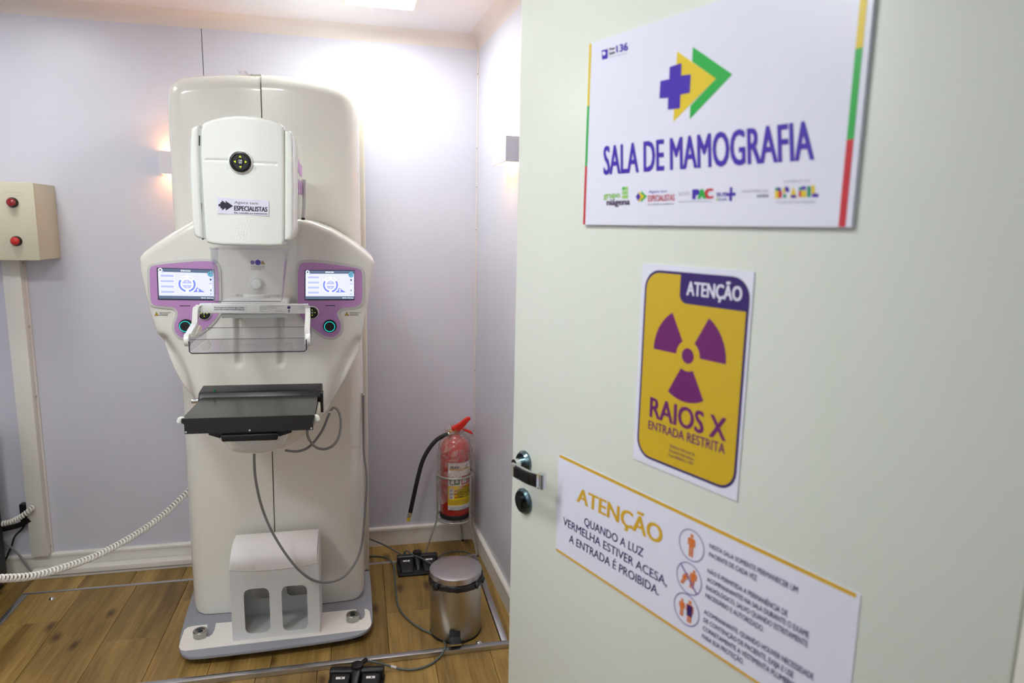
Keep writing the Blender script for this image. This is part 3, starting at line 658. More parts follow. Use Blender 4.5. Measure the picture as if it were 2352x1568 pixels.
MB().pxz(grow(shp, -.03), 2.30, 2.42).build('arm_pivot', 'cream2', mm)
# control panels
k6 = lambda P: crop(660, 590, .12754, P)
padR = xz(k6([(190, 830), (190, 300), (205, 180), (245, 118), (320, 95), (500, 98), (820, 130), (1260, 198), (1325, 235), (1350, 310), (1352, 760), (1318, 845), (1235, 890), (1080, 902), (960, 915), (905, 965), (893, 1030), (930, 1110), (968, 1210), (962, 1310), (905, 1400), (800, 1442), (690, 1425), (580, 1360), (450, 1265), (330, 1170), (235, 1060), (198, 950)]), YS)
k7 = lambda P: crop(320, 590, .15309, P)
padL = xz(k7([(1200, 820), (1195, 300), (1180, 140), (1130, 75), (1060, 60), (860, 62), (500, 92), (225, 125), (180, 150), (160, 200), (178, 640), (200, 700), (250, 725), (400, 735), (520, 748), (575, 790), (592, 850), (570, 920), (535, 1000), (535, 1090), (580, 1170), (650, 1205), (760, 1200), (890, 1150), (1000, 1070), (1100, 975), (1170, 890)]), YS)
def d_pad(cx, cz, y, r, parent):
    pd = MB().lathe([(0, 0), (r * 1.16, 0), (r * 1.16, -.004), (r * 1.02, -.006), (0, -.006)], (cx, y, cz), 32, 'y').build('joystick_ring', 'white', parent, smooth=True)
    dk = MB().lathe([(r * 1.0, -.005), (r * 1.0, -.009), (r * .8, -.0105), (r * .74, -.0075), (r * .36, -.0075), (r * .3, -.0095), (0, -.0095)], (cx, y, cz), 32, 'y').build('joystick_pad', 'black', parent, smooth=True)
    for ang in (0, 90, 180, 270):
        t = math.radians(ang); ux, uz = math.cos(t), math.sin(t)
        q = [(.6, 0), (.42, .12), (.42, -.12)]
        MB().ngon([(cx + r * (ux * a_ - uz * b_), y - .0082, cz + r * (uz * a_ + ux * b_)) for a_, b_ in q]).build('arrow', 'lime', dk)
    ic = MB()
    for q in ((-.14, .06, .1, .1), (.02, .02, .14, .16), (-.12, -.16, .1, .16), (.02, -.16, .12, .12)): ic.box(cx + r * q[0], cx + r * (q[0] + q[2]), y - .0098, y - .0096, cz + r * q[1], cz + r * (q[1] + q[3]))
    ic.build('icon', 'rim', dk)
def screen(c4, y, parent):
    """c4: tl, tr, br, bl as (x, z); draws the lit display"""
    Q = quad(*[(x, 0, z) for x, z in c4])
    def P(u, v, o): q = Q(u, 1 - v); return (q[0], y - .0006 - o, q[2])
    W, H = (2352, 1502)
    def nv(px, py): return ((px - 105) / 2040.0, (py - 165) / 1215.0)
    def poly(name, pts, o, m): return MB().ngon([P(*nv(*p), o) for p in pts]).build(name, m, sc)
    sc = MB().prism([P(u, v, -.0006) for u, v in ((-.012, -.015), (1.008, -.015), (1.008, 1.02), (-.012, 1.02))], [P(u, v, 0) for u, v in ((-.012, -.015), (1.008, -.015), (1.008, 1.02), (-.012, 1.02))]).build('screen', 'sc_edge', parent, label='lit touch screen showing a ring diagram')
    e1, e2, e3 = .0002, .0004, .0006
    poly('screen_field', [(120, 300), (2140, 300), (2140, 1235), (120, 1235)], e1, 'sc_bg')
    poly('screen_bar', [(112, 170), (2145, 170), (2145, 302), (112, 302)], e1, 'sc_bar'); poly('screen_bar', [(112, 1232), (2145, 1232), (2145, 1355), (112, 1355)], e1, 'sc_bar')
    for y0, y1 in ((385, 515), (598, 725), (808, 935), (1018, 1148)):
        poly('screen_box', [(180, y0), (705, y0), (705, y1), (180, y1)], e2, 'sc_white'); poly('screen_box', [(205, y0 + 18), (685, y0 + 18), (685, y1 - 16), (205, y1 - 16)], e3, 'sc_lil')
    def arc(r0, r1, a0, a1, m, o, name='screen_dial', cx=1150, cy=765):
        n = max(4, int(abs(a1 - a0) / 10)); A = [(cx + r1 * math.cos(math.radians(a0 + (a1 - a0) * i / n)), cy - r1 * math.sin(math.radians(a0 + (a1 - a0) * i / n))) for i in range(n + 1)]
        B = [(cx + r0 * math.cos(math.radians(a0 + (a1 - a0) * i / n)), cy - r0 * math.sin(math.radians(a0 + (a1 - a0) * i / n))) for i in range(n, -1, -1)]
        poly(name, A + B, o, m)
    arc(315, 336, 0, 180, 'sc_white', e2); arc(315, 336, 180, 360, 'sc_white', e2)
    arc(180, 240, 0, 180, 'sc_white', e2); arc(180, 240, 180, 360, 'sc_white', e2)
    arc(240, 315, 145, 258, 'sc_blue', e2); arc(240, 315, -78, 35, 'sc_blue', e2); arc(240, 315, 35, 43, 'sc_white', e2); arc(240, 315, 137, 145, 'sc_white', e2); arc(240, 330, 258, 282, 'sc_white', e3)
    arc(0.1, 182, 10, 170, 'sc_lil', e2); arc(.1, 182, 190, 350, 'sc_lil', e2)
    poly('screen_dial', [(940, 745), (1360, 745), (1360, 795), (940, 795)], e3, 'sc_white')
    poly('screen_dial', [(1110, 400), (1195, 400), (1200, 480), (1170, 545), (1135, 545), (1105, 480)], e3, 'sc_white')
    for y0, y1 in ((620, 700), (850, 925)): poly('screen_dial', [(1140, y0), (1160, y0), (1160, y1), (1140, y1)], e3, 'sc_white')
    poly('screen_icon', [(1505, 880), (1790, 1072), (1360, 1072), (1440, 1000)], e2, 'sc_blue'); poly('screen_icon', [(1500, 940), (1580, 940), (1555, 1000), (1580, 1045), (1500, 1045), (1525, 1000)], e3, 'sc_white')
    arc(40, 78, 0, 180, 'sc_white', e2, 'screen_icon', 205, 232); arc(40, 78, 180, 360, 'sc_white', e2, 'screen_icon', 205, 232); arc(18, 38, 0, 350, 'sc_lil', e2, 'screen_icon', 285, 305)
    arc(0.1, 118, 0, 350, 'sc_bar', e2, 'screen_icon', 2012, 335)
    arc(75, 100, 115, 425, 'sc_cy', e3, 'screen_icon', 2012, 335); arc(25, 48, 180, 360, 'sc_cy', e3, 'screen_icon', 2012, 335); poly('screen_icon', [(2000, 205), (2026, 205), (2026, 335), (2000, 335)], e3, 'sc_cy')
    for y0, sx, sy, m in ((565, 40, 40, 'sc_dark'), (718, 58, 22, 'sc_lil'), (848, 24, 52, 'sc_white'), (1000, 26, 40, 'sc_bar'), (1142, 16, 26, 'sc_blue')):
        pp = [(2012 - sx, y0 - sy), (2012 + sx, y0 - sy), (2012 + sx * .4, y0 + sy), (2012 - sx * .4, y0 + sy)] if m in ('sc_dark', 'sc_bar') else [(2012 - sx, y0 - sy), (2012 + sx, y0 - sy), (2012 + sx, y0 + sy), (2012 - sx, y0 + sy)]
        poly('screen_icon', pp, e2, m)
    def st(s, x0, x1, yt, yb, m, bold=0): text(s, quad(*[P(*nv(a_, b_), e2 + .0002) for a_, b_ in ((x0, yt), (x1, yt), (x1, yb), (x0, yb))]), m, sc, bold)
    st('SISTEMA FECHADO', 940, 1285, 205, 268, 'sc_white', .02); st('00:01:00   06:26:12 pm', 1648, 2100, 1283, 1322, 'sc_white', .02)
    return sc
def control(pad, scr, knob, dp, slot, y, side):
    cp = MB().pxz(grow(smooth_poly(pad, 2), .0075), y - .004, y + .022).build('control_panel', 'rim', mm, bevel=.002, seg=2)
    MB().pxz(smooth_poly(pad, 2), y - .0055, y - .002).build('panel_face', 'pink', cp, label='lilac panel face')
    y -= .0056
    screen(xz(scr, y), y, cp)
    kx, kz = xz([knob], y)[0]; r = .0195
    MB().lathe([(0, 0), (r, 0), (r, -.003), (r * .97, -.005), (r * .82, -.005), (r * .82, -.012), (r * .80, -.0135), (0, -.0135)], (kx, y, kz), 40, 'y').build('knob', 'black', cp, smooth=True, angle=40)
    MB().lathe([(r * .80, -.0134), (r * .80, -.0142), (r * .71, -.0142), (r * .71, -.0134)], (kx, y, kz), 40, 'y').build('light_ring', 'cyan', cp, smooth=True, label='glowing cyan ring')
    dx, dz = xz([dp], y)[0]; d_pad(dx, dz, y, .0165, cp)
    MB().pxz(xz([(slot[0], slot[1] - .8), (slot[2], slot[1] - .8), (slot[2], slot[1] + .8), (slot[0], slot[1] + .8)], y), y - .0006, y).build('slot', 'ink', cp)
control(padR, [(701, 621), (813.7, 621), (813.7, 688), (701, 688)], (757.5, 748.5), (717.5, 717), (747, 701.5, 770), YS - .001, 1)
control(padL, [(361.5, 615.5), (492, 619.5), (493, 688.5), (364.5, 687)], (428, 748), (470, 719), (413, 702, 437), YS - .001, -1)
def warn(px, py, y, k=1.0):
    t0 = MB().ngon([(x, y, z) for x, z in xz([(px, py - 5 * k), (px + 5.2 * k, py + 4.3 * k), (px - 5.2 * k, py + 4.3 * k)], y)]).build('warning_mark', 'ink', mm)
    MB().ngon([(x, y - .0002, z) for x, z in xz([(px, py - 3.9 * k), (px + 4.2 * k, py + 3.7 * k), (px - 4.2 * k, py + 3.7 * k)], y)]).build('warning_mark', 'x_yellow', mm)
    MB().ngon([(x, y - .0004, z) for x, z in xz([(px - .4 * k, py - 1.8 * k), (px + .4 * k, py - 1.8 * k), (px + .4 * k, py + 2.2 * k), (px - .4 * k, py + 2.2 * k)], y)]).build('warning_mark', 'ink', mm)
for x0, xt in ((359.5, 366), (796.5, 803)):
    warn(x0, 720.5, YS - .0012)
    for k, s in enumerate(('Antes de iniciar o exame', 'verifique o perfil da', 'curva selecionada.')):
        y0 = 716.2 + 3.1 * k; w_ = (26, 20, 20)[k]; text(s, qY([(xt, y0), (xt + w_, y0), (xt + w_, y0 + 2.1), (xt, y0 + 2.1)], YS - .0012), 'ink', mm, .01)
# stickers on the arm behind the face shield
yk = YS + .0028
for px, py, r, m in ((580, 602.5, 4.5, 'x_ring'), (592.5, 602.5, 5.8, 's_purple')):
    x_, z_ = xz([(px, py)], yk)[0]; rr = r * YS / F; MB().lathe([(0, -.0005), (rr, -.0005), (rr, 0)], (x_, yk, z_), 20, 'y').build('sticker', m, mm)
warn(603.5, 602.5, yk, .95)
for k, s in enumerate(('Em caso de queda de energia', 'o freio do compressor manual', 'compressão e libere o', 'paciente do freio manual.')):
    y0 = 610 + 2.6 * k; w_ = (32, 32, 30, 24)[k]; text(s, qY([(576, y0), (576 + w_, y0), (576 + w_, y0 + 1.8), (576, y0 + 1.8)], yk), 'ink', mm)
x_, z_ = xz([(590, 650.5)], YS + .004)[0]
MB().lathe([(0, -.016), (.013, -.016), (.0155, -.012), (.0165, 0), (.021, .001), (.021, .006)], (x_, YS, z_), 32, 'y').build('round_knob', 'white', mm, smooth=True)
# tube head
YH = 1.72
k8 = lambda P: crop(300, 140, .35714, P)
hc = xz(k8([(455, 412), (470, 393), (520, 374), (600, 356), (700, 347), (800, 354), (900, 379), (965, 404), (983, 420), (986, 470), (987, 900), (986, 1150), (982, 1176), (968, 1187), (900, 1191), (600, 1186), (510, 1176), (488, 1166), (478, 1140), (462, 900), (447, 600), (448, 460)]), YH)
gz = xz([(472, 367.5)], YH)[0][1]; bx_, bz_ = xz([(553, 372)], YH)[0]
gl = [xz([(472, 367), (527, 367.5)], YH), xz([(580, 373.5), (634, 376)], YH)]
def hex_(X, Z):
    d = np.zeros(X.shape)
    for g in gl: d = d + .0022 * np.exp(-(seg_dist(X, Z, g, False) / .0022) ** 2)
    return d + .006 * ((X + .258) / .11) ** 2
shell('head_cover', hc, YH, 1.80, .007, 'white', mm, 130, 150, extra=hex_)
hl = xz(k8([(395, 440), (412, 424), (447, 415), (444, 480), (445, 600), (459, 900), (473, 1143), (440, 1138), (416, 1120), (400, 1000), (386, 700), (388, 520)]), YH + .02)
hr = xz(k8([(992, 447), (1022, 450), (1040, 466), (1046, 520), (1050, 800), (1047, 1110), (1036, 1145), (1010, 1155), (990, 1153)]), YH + .02)
shell('head_side_cover', hl, YH + .008, 1.86, .007, 'white', mm, 24, 60); shell('head_side_cover', hr, YH + .008, 1.86, .007, 'white', mm, 24, 60)
hk = xz(k8([(425, 436), (1005, 462), (1020, 1120), (960, 1160), (520, 1160), (440, 1118)]), YH + .02)
MB().pxz(hk, YH + .0135, 1.90).build('head_core', 'gap', mm)
for px, a_, b_ in ((459.5, 312, 335), (463.5, 467, 490), (650.5, 325, 346), (650.7, 475, 496), (651, 547, 552), (466.8, 543, 550)):
    MB().pxz(xz([(px - 1.6, a_), (px + 1.6, a_), (px + 1.6, b_), (px - 1.6, b_)], YH + .02), YH + .0125, YH + .02).build('vent_slot', 'slot', mm)
hb = xz([(447, 306), (455, 297), (500, 288), (600, 286), (650, 296), (668, 306), (671, 320), (674, 430), (671, 535), (663, 547), (480, 551), (462, 546), (452, 500)], 1.85)
MB().pxz(hb, 1.84, 2.16).build('head_rear', 'white', mm, bevel=.006, seg=3)
d_pad(bx_, bz_, YH + .001, .0235, mm)
for px, py, rot in ((523, 384, -40), (553, 408, 0), (586, 386, 40)):
    ic = MB()
    for q in ((-3, -3, 3, -2.3), (-.7, -1.2, .9, 3.5), (1.2, -1.5, 3, .4)): ic.ngon([(x, YH + .0004, z) for x, z in xz([(px + q[0], py + q[1]), (px + q[2], py + q[1]), (px + q[2], py + q[3]), (px + q[0], py + q[3])], YH)])
    ic.build('print_mark', 'gap', mm)
# head sticker
k9 = lambda P: crop(480, 320, .12121, P)
ys = YH - .0006
MB().pxz(xz(k9([(160, 1100), (1133, 1152), (1133, 1448), (164, 1404)]), ys), ys, ys + .0012).build('sticker', 'signw', mm, label='lilac white sticker with black arrows')
ys -= .0003
for P in ([(242, 1152), (318, 1208), (310, 1160), (458, 1262), (316, 1350), (316, 1300), (246, 1345), (246, 1306), (216, 1304), (216, 1270), (180, 1268), (180, 1222), (214, 1222), (216, 1188), (242, 1188)],):
    MB().ngon([(x, ys, z) for x, z in xz(k9(P), ys)]).build('sticker_logo', 'ink', mm)
for s, q, bd in (('Agora tem', [(482, 1166), (930, 1188), (930, 1236), (480, 1215)], .0), ('ESPECIALISTAS', [(480, 1258), (1104, 1284), (1104, 1370), (480, 1346)], .02), ('Da consulta ao tratamento', [(480, 1374), (1106, 1396), (1106, 1422), (480, 1402)], .012)):
    text(s, qY(k9(q), ys), 'ink', mm, bd)
# printed mark and grip on the right side of the head
XR = hb[7][0] + .0008
k4 = lambda P: crop(640, 320, .17857, P)
for P in ([(236, 215), (250, 250), (262, 330), (262, 425), (248, 405)], [(262, 235), (270, 300), (285, 330), (285, 460), (264, 430)], [(286, 325), (303, 345), (303, 490), (287, 465)], [(240, 480), (254, 500), (258, 690), (242, 680)], [(262, 500), (275, 560), (280, 700), (261, 692)], [(282, 545), (302, 520), (303, 720), (283, 705)]):
    MB().ngon([aX(px, py, XR) for px, py in k4(P)]).build('side_print', 'pink', mm)
gp = xz([(698.5, 412), (699, 455), (697, 500)], 2.1)
MB().tube([(x, 2.1, z) for x, z in gp], .0065, 10).build('side_grip', 'white', mm, smooth=True)
MB().box(gp[2][0] - .006, gp[2][0] + .004, 2.095, 2.105, gp[2][1] - .006, gp[2][1]).build('grip_foot', 'slot', mm)
# face shield (clear)
fa = xz([(483, 571), (653, 573), (645, 692), (490, 692)], 1.77)
fs = MB().pxz(fa, 1.77, 1.773).build('face_shield', 'acrylic', mm)
def strip(P, Q, wd, m, nm, par): return MB().prism(*[[Vector(p) + Vector((dx, dy, dz)) for dx, dy, dz in ((-wd, 0, -wd), (wd, 0, -wd), (wd, wd, wd), (-wd, wd, wd))] for p in (P, Q)]).build(nm, m, par)
MB().prism([(fa[0][0], 1.77, fa[0][1]), (fa[3][0], 1.77, fa[3][1]), (fa[3][0] + .002, 1.77, fa[3][1]), (fa[0][0] + .002, 1.77, fa[0][1])], [(fa[0][0], 1.86, fa[0][1]), (fa[3][0], 1.80, fa[3][1] + .004), (fa[3][0] + .002, 1.80, fa[3][1] + .004), (fa[0][0] + .002, 1.86, fa[0][1])]).build('shield_side', 'acrylic_side', fs)
MB().prism([(fa[1][0], 1.77, fa[1][1]), (fa[2][0], 1.77, fa[2][1]), (fa[2][0] + .002, 1.77, fa[2][1]), (fa[1][0] + .002, 1.77, fa[1][1])], [(fa[1][0], 1.86, fa[1][1]), (fa[2][0], 1.80, fa[2][1] + .004), (fa[2][0] + .002, 1.80, fa[2][1] + .004), (fa[1][0] + .002, 1.86, fa[1][1])]).build('shield_side', 'acrylic_side', fs)
MB().tube([(fa[3][0], 1.7715, fa[3][1]), (fa[2][0], 1.7715, fa[2][1])], .0011, 6).build('shield_edge', 'acrylic_edge', fs)
MB().box(fa[0][0] - .002, fa[1][0] + .002, 1.768, 1.775, fa[0][1] - .002, fa[0][1] + .004).build('shield_edge', 'acrylic_side', fs)
# compression carriage
cgp = xz([(510, 690), (521, 686), (648, 687), (660, 690), (661, 728), (511, 729)], 1.98)
cg = MB().pxz(cgp, 1.965, 2.112).build('carriage', 'white', mm, bevel=.003, seg=2)
for zz in (cgp[4][1] + .006, cgp[4][1] + .014): MB().box(cgp[5][0] - .0015, cgp[4][0] + .0015, 1.9625, 1.97, zz, zz + .0045).build('carriage_rib', 'white', cg)
cc = xz([(588.5, 684)], 2.03)[0]
MB().lathe([(0, .012), (.033, .012), (.036, .008), (.036, -.01)], (cc[0], 2.035, cc[1]), 32).build('carriage_disc', 'white', cg, smooth=True)
for px in (545, 640):
    x_, z_ = xz([(px, 684)], 2.085)[0]; MB().lathe([(0, -.001), (.0085, -.001), (.0095, .006)], (x_, 2.085, z_), 20, 'y').build('rail_cap', 'gap', cg, smooth=True)
# compression paddle
pd = MB().pxz(xz([(458, 697), (708, 698.5), (706, 720), (461, 718.5)], 1.945), 1.94, 1.966).build('paddle_bar', 'white', mm, bevel=.002, seg=2)
yb_ = 1.9394
MB().pxz(xz([(490, 701), (566, 701.5), (566, 717), (490, 716.5)], yb_), yb_, yb_ + .0012).build('sticker', 'card', pd)
yb_ -= .0003
text('Para limpeza usar somente água e sabão', qY([(492, 704.3), (560.5, 704.8), (560.5, 707.6), (492, 707.1)], yb_), 'ink', pd, .01)
text('neutro. Não use álcool ou outros diluentes.', qY([(492, 708.9), (562, 709.3), (562, 712.1), (492, 711.7)], yb_), 'ink', pd, .01)
for s, x0, x1, y0 in (('DISPOSITIVO DE COMPRESSÃO MAMOGRÁFICA 24x30', 597, 649.5, 702.4), ('Modelo de bandeja de compressão', 597, 631, 704.8), ('Não ultrapassar a carga indicada', 597, 636, 706.8), ('Registro do equipamento', 597, 617, 709.2), ('Série:            24 x 30', 597, 628, 711.6), ('Compatível: sim', 597, 613, 714.4), ('Indústria Brasileira', 632.5, 648.5, 711.8), ('Prazo de validade indeterminado', 632.5, 654.5, 714.6)):
    text(s, qY([(x0, y0), (x1, y0), (x1, y0 + 1.5), (x0, y0 + 1.5)], yb_), 'ink', pd)
x_, z_ = xz([(663.5, 706)], yb_)[0]; MB().lathe([(0, 0), (.0042, 0), (.0042, .001)], (x_, yb_, z_), 16, 'y').build('print_mark', 'x_dark', pd)
MB().ngon([(x, yb_, z) for x, z in xz([(663.2, 711), (664.4, 711), (664.8, 712.6), (667, 712.8), (667, 713.4), (664.8, 713.6), (665.6, 716.8), (664.6, 716.8), (663.9, 714.8), (663.2, 716.8), (662.2, 716.8), (662.9, 713.6), (661, 713.4), (661, 712.8), (662.9, 712.6)], yb_)]).build('print_mark', 'ink', pd)
def arm(path, name, wd=.0065):
    P = [aY(px, py, Y) for px, py, Y in path]; mb = MB(); P = spline(P, 5)
    for i in range(len(P) - 1):
        r = []
        for k in (i, i + 1):
            p = P[k]; d = (P[min(k + 1, len(P) - 1)] - P[max(k - 1, 0)]).normalized(); n = Vector((0, d.z, -d.y)).normalized() * .0125; x = Vector((wd, 0, 0))
            r.append([p + n + x, p + n - x, p - n - x, p - n + x])
        mb.prism(*r)
    return mb
arm([(459, 705, 1.945), (451, 715, 1.935), (449, 735, 1.90), (447, 752, 1.855), (438, 768, 1.79), (433, 778, 1.745)], 'l').build('paddle_arm', 'white', pd, smooth=True)
arm([(706.5, 706, 1.945), (707.5, 720, 1.93), (707, 742, 1.87), (706, 765, 1.80), (706, 778, 1.745)], 'r').build('paddle_arm', 'white', pd, smooth=True)
for px, dx in ((430.5, -.004), (707.5, .004)):
    p = aY(px, 780, 1.735); MB().cyl((p[0] - .006, 1.735, p[2]), (p[0] + .006, 1.735, p[2]), .0155, n=24).build('paddle_hinge', 'white', pd, bevel=.002, seg=2)
MB().prism([aY(px, py, Y) for px, py, Y in ((457, 747, 1.85), (461, 749, 1.86), (461, 762, 1.84), (438, 789, 1.74))], [aY(px, py, Y) + np.array([.003, 0, 0]) for px, py, Y in ((457, 747, 1.85), (461, 749, 1.86), (461, 762, 1.84), (438, 789, 1.74))]).build('paddle_bracket', 'cream2', pd)
zt_, zb_ = 1.158, 1.124; xl, xr = -.389, -.1235
tr_ = MB().box(xl + .004, xr - .004, 1.702, 1.705, zb_ + .004, zt_).build('paddle_tray', 'acrylic', pd, label='clear compression tray')
MB().box(xl + .002, xr - .002, 1.703, 1.895, zb_, zb_ + .0025).build('tray_floor', 'acrylic', tr_)
MB().box(xl + .004, xr - .004, 1.892, 1.895, zb_ + .003, zt_).build('tray_wall', 'acrylic', tr_)
for x_ in (xl, xr - .0025): MB().box(x_, x_ + .0025, 1.705, 1.892, zb_ + .004, zt_).build('tray_wall', 'acrylic_side', tr_)
for y_ in (1.7035, 1.8935): MB().tube([(xl + .003, y_, zt_), (xr - .003, y_, zt_)], .0009, 6).build('tray_edge', 'acrylic_edge', tr_)
MB().tube([(xl + .001, 1.7035, zt_ - .004), (xl + .001, 1.7035, zb_ + .005), (xl + .006, 1.7035, zb_ + .001), (xr - .006, 1.7035, zb_ + .001), (xr - .001, 1.7035, zb_ + .005), (xr - .001, 1.7035, zt_ - .004)], .0015, 8, smooth=False).build('tray_edge', 'acrylic_dark', tr_, smooth=True)
# detector table
kd = lambda P: crop(390, 860, .17432, P)
zd = .9635
dx0, dx1 = -.4175, -.1105
T_dt = Matrix.Translation((-.264, 0, zd)) @ Matrix.Rotation(.011, 4, 'Y') @ Matrix.Translation((.264, 0, -zd))
dt = MB(T_dt).pxz([(dx0, zd), (dx0, zd - .010), (dx0 + .006, zd - .014), (dx0 + .006, zd - .038), (dx1 - .004, zd - .038), (dx1 - .004, zd - .012), (dx1, zd - .008), (dx1, zd)], 1.712, 1.716).build('detector_table', 'carbon_front', mm, label='black detector table')
MB(T_dt).box(dx0 + .006, dx1 - .004, 1.7165, 1.97, zd - .035, zd - .002).build('detector_box', 'carbon_front', dt, bevel=.002)
tp_ = [(dx0, 1.7155), (dx1, 1.7155), (dx1 - .002, 1.925), (dx0 + .004, 1.925)]
MB(T_dt).pxy(tp_, zd - .003, zd).build('detector_top', 'carbon', dt, bevel=.0008, seg=1)
MB(T_dt).pyz([(1.918, zd - .004), (1.93, zd + .013), (1.985, zd + .019), (2.0, zd + .013), (2.0, zd - .02), (1.918, zd - .02)], dx0 - .006, dx1 + .007).build('detector_rear_bar', 'black', dt, bevel=.004, seg=3)
for x_, s_ in ((dx1 + .004, 1), ): MB(T_dt).pyz([(1.905, zd + .008), (1.94, zd + .008), (1.94, zd - .05), (1.92, zd - .05), (1.905, zd - .02)], x_, x_ + .007).build('detector_bracket', 'black', dt)
for (px, py) in ((571.5 + 2, 988), (426.8, 992.4), (715, 983.4)):
    x_, z_ = xz([(px, py)], 1.7115)[0]; MB().lathe([(0, -.0012), (.0022, -.001), (.0024, .001)], (x_, 1.7115, z_), 12, 'y').build('screw', 'gap', dt)
for x_, px in ((-1, 415), (1, 727)):
    p = aY(px, 959.5 if x_ > 0 else 964, 1.724); MB().tube([(p[0] - x_ * .006, 1.724, p[2]), (p[0], 1.724, p[2] + .002), (p[0] + x_ * .003, 1.724, p[2] - .006)], .0068, 10).build('bumper', 'white', dt, smooth=True, label='white plastic bumper')
p = aY(735, 917, 1.93); MB().cyl((p[0] - .012, 1.93, p[2]), (p[0] + .005, 1.93, p[2]), .0085, n=20).build('lock_knob', 'chrome', dt, bevel=.001)
p = aY(446, 920, 1.94); MB().cyl((p[0] - .006, 1.94, p[2]), (p[0] + .012, 1.94, p[2]), .0075, n=20).build('lock_knob', 'chrome', dt, bevel=.001)
x_, z_ = xz([(492, 893.5)], 1.93)[0]; MB().cyl((x_, 1.934, zd + .0135), (x_, 1.934, zd + .0205), .003, n=10).build('status_lamp', 'green', dt)
hd = xz(kd([(505, 768), (1605, 738), (1605, 765), (1445, 818), (1400, 800), (690, 815), (660, 842), (510, 798)]), 1.72)
MB().pxz(hd, 1.722, 1.80).build('handle_bracket', 'black', dt)
MB().pxz(xz(kd([(672, 800), (1428, 772), (1422, 850), (1405, 858), (705, 880), (690, 870)]), 1.712), 1.708, 1.728).build('handle_bar', 'black', dt, bevel=.003, seg=3)
# lower moulding under the detector
lc = xz(kd([(720, 850), (735, 915), (765, 975), (810, 1015), (900, 1040), (1000, 1052), (1150, 1056), (1290, 1040), (1400, 1008), (1470, 972), (1515, 925), (1535, 850), (1535, 700), (720, 730)]), 1.95)
shell('arm_lower_cover', lc, 1.94, 2.16, .022, 'cream', mm, 60, 50)
# white sheet metal bracket plate around the levelling bolts
zp = ZB1 + .0002
plate = [(411, 1486), (414, 1475), (423.5, 1447), (431, 1441.5), (445, 1438.3), (476, 1435), (476, 1445), (472, 1460), (480, 1463), (488, 1457), (493, 1447), (496, 1432), (532, 1429), (737, 1407.7), (818.5, 1399.5), (819, 1408), (824, 1424), (830, 1424), (836, 1419), (838.5, 1410), (837, 1399), (844, 1400), (849, 1405), (853, 1431), (851, 1439), (844, 1446), (737, 1459.5), (536, 1482), (424, 1495), (415, 1493)]
MB().pxy([tuple(aZ(px, py, ZB1)[:2]) for px, py in plate], zp, zp + .002).build('bracket_plate', 'ivory', mm)
for px, py in ((460.5, 1456), (810.5, 1418)):
    p = aZ(px, py + 6, ZB1); bo = MB().lathe([(.021, 0), (.0225, .0015), (.0225, .021), (.021, .023), (.0145, .023), (.014, .020), (0, .020)], (p[0], p[1], ZB1 + .002), 28).build('levelling_bolt', 'bolt', mm, smooth=True, angle=30)
    MB().lathe([(0, .0215), (.0035, .0215), (.004, .024), (.0078, .0245), (.0082, .020)], (p[0], p[1], ZB1 + .002), 6).build('bolt_socket', 'dark_chrome', bo)
# machine cables
def cbl(name, pts, r, m, parent, label=None, n=8): return MB().tube(pts, r, n).build(name, m, parent, smooth=True, angle=80, label=label)
cbl('cable', [aY(584, 1040, 2.12), aY(584, 1060, 2.13), aY(587, 1100, 2.15), aY(600, 1160, 2.17), aY(622, 1215, 2.17), aY(655, 1270, 2.165), aY(690, 1312, 2.17), aY(725, 1334, 2.19), aY(760, 1336, 2.24), aY(792, 1322, 2.29), aY(818, 1288, 2.34), aY(831, 1250, 2.375), aY(837, 1190, 2.395), aY(842, 1120, 2.41), aY(841, 1080, 2.415), aY(836, 1040, 2.42), aY(835, 980, 2.43), aY(834.5, 905, 2.44)], .0042, 'cable', mm, 'grey hanging cable')
cbl('cable', [aY(656, 1034, 2.08), aY(685, 1036, 2.06), aY(712, 1024, 2.04), aY(738, 992, 2.03), aY(752, 960, 2.04), aY(760, 942, 2.05), aY(768, 936, 2.05), aY(778, 945, 2.05), aY(783, 970, 2.04), aY(779, 1000, 2.02), aY(766, 1022, 2.0), aY(745, 1031, 1.99), aY(725, 1026, 1.98), aY(711, 1010, 1.97), aY(706, 995, 1.96), aY(707, 975, 1.95)], .0040, 'cable', mm, 'grey looped cable')
for px, py in ((757, 945), (834, 905)):
    p = aY(px, py, 2.045 if px < 800 else 2.44); MB().lathe([(.0042, -.003), (.0055, -.003), (.0055, .003), (.0042, .003)], (p[0], p[1], p[2]), 12).build('cable_tie', 'white', mm)

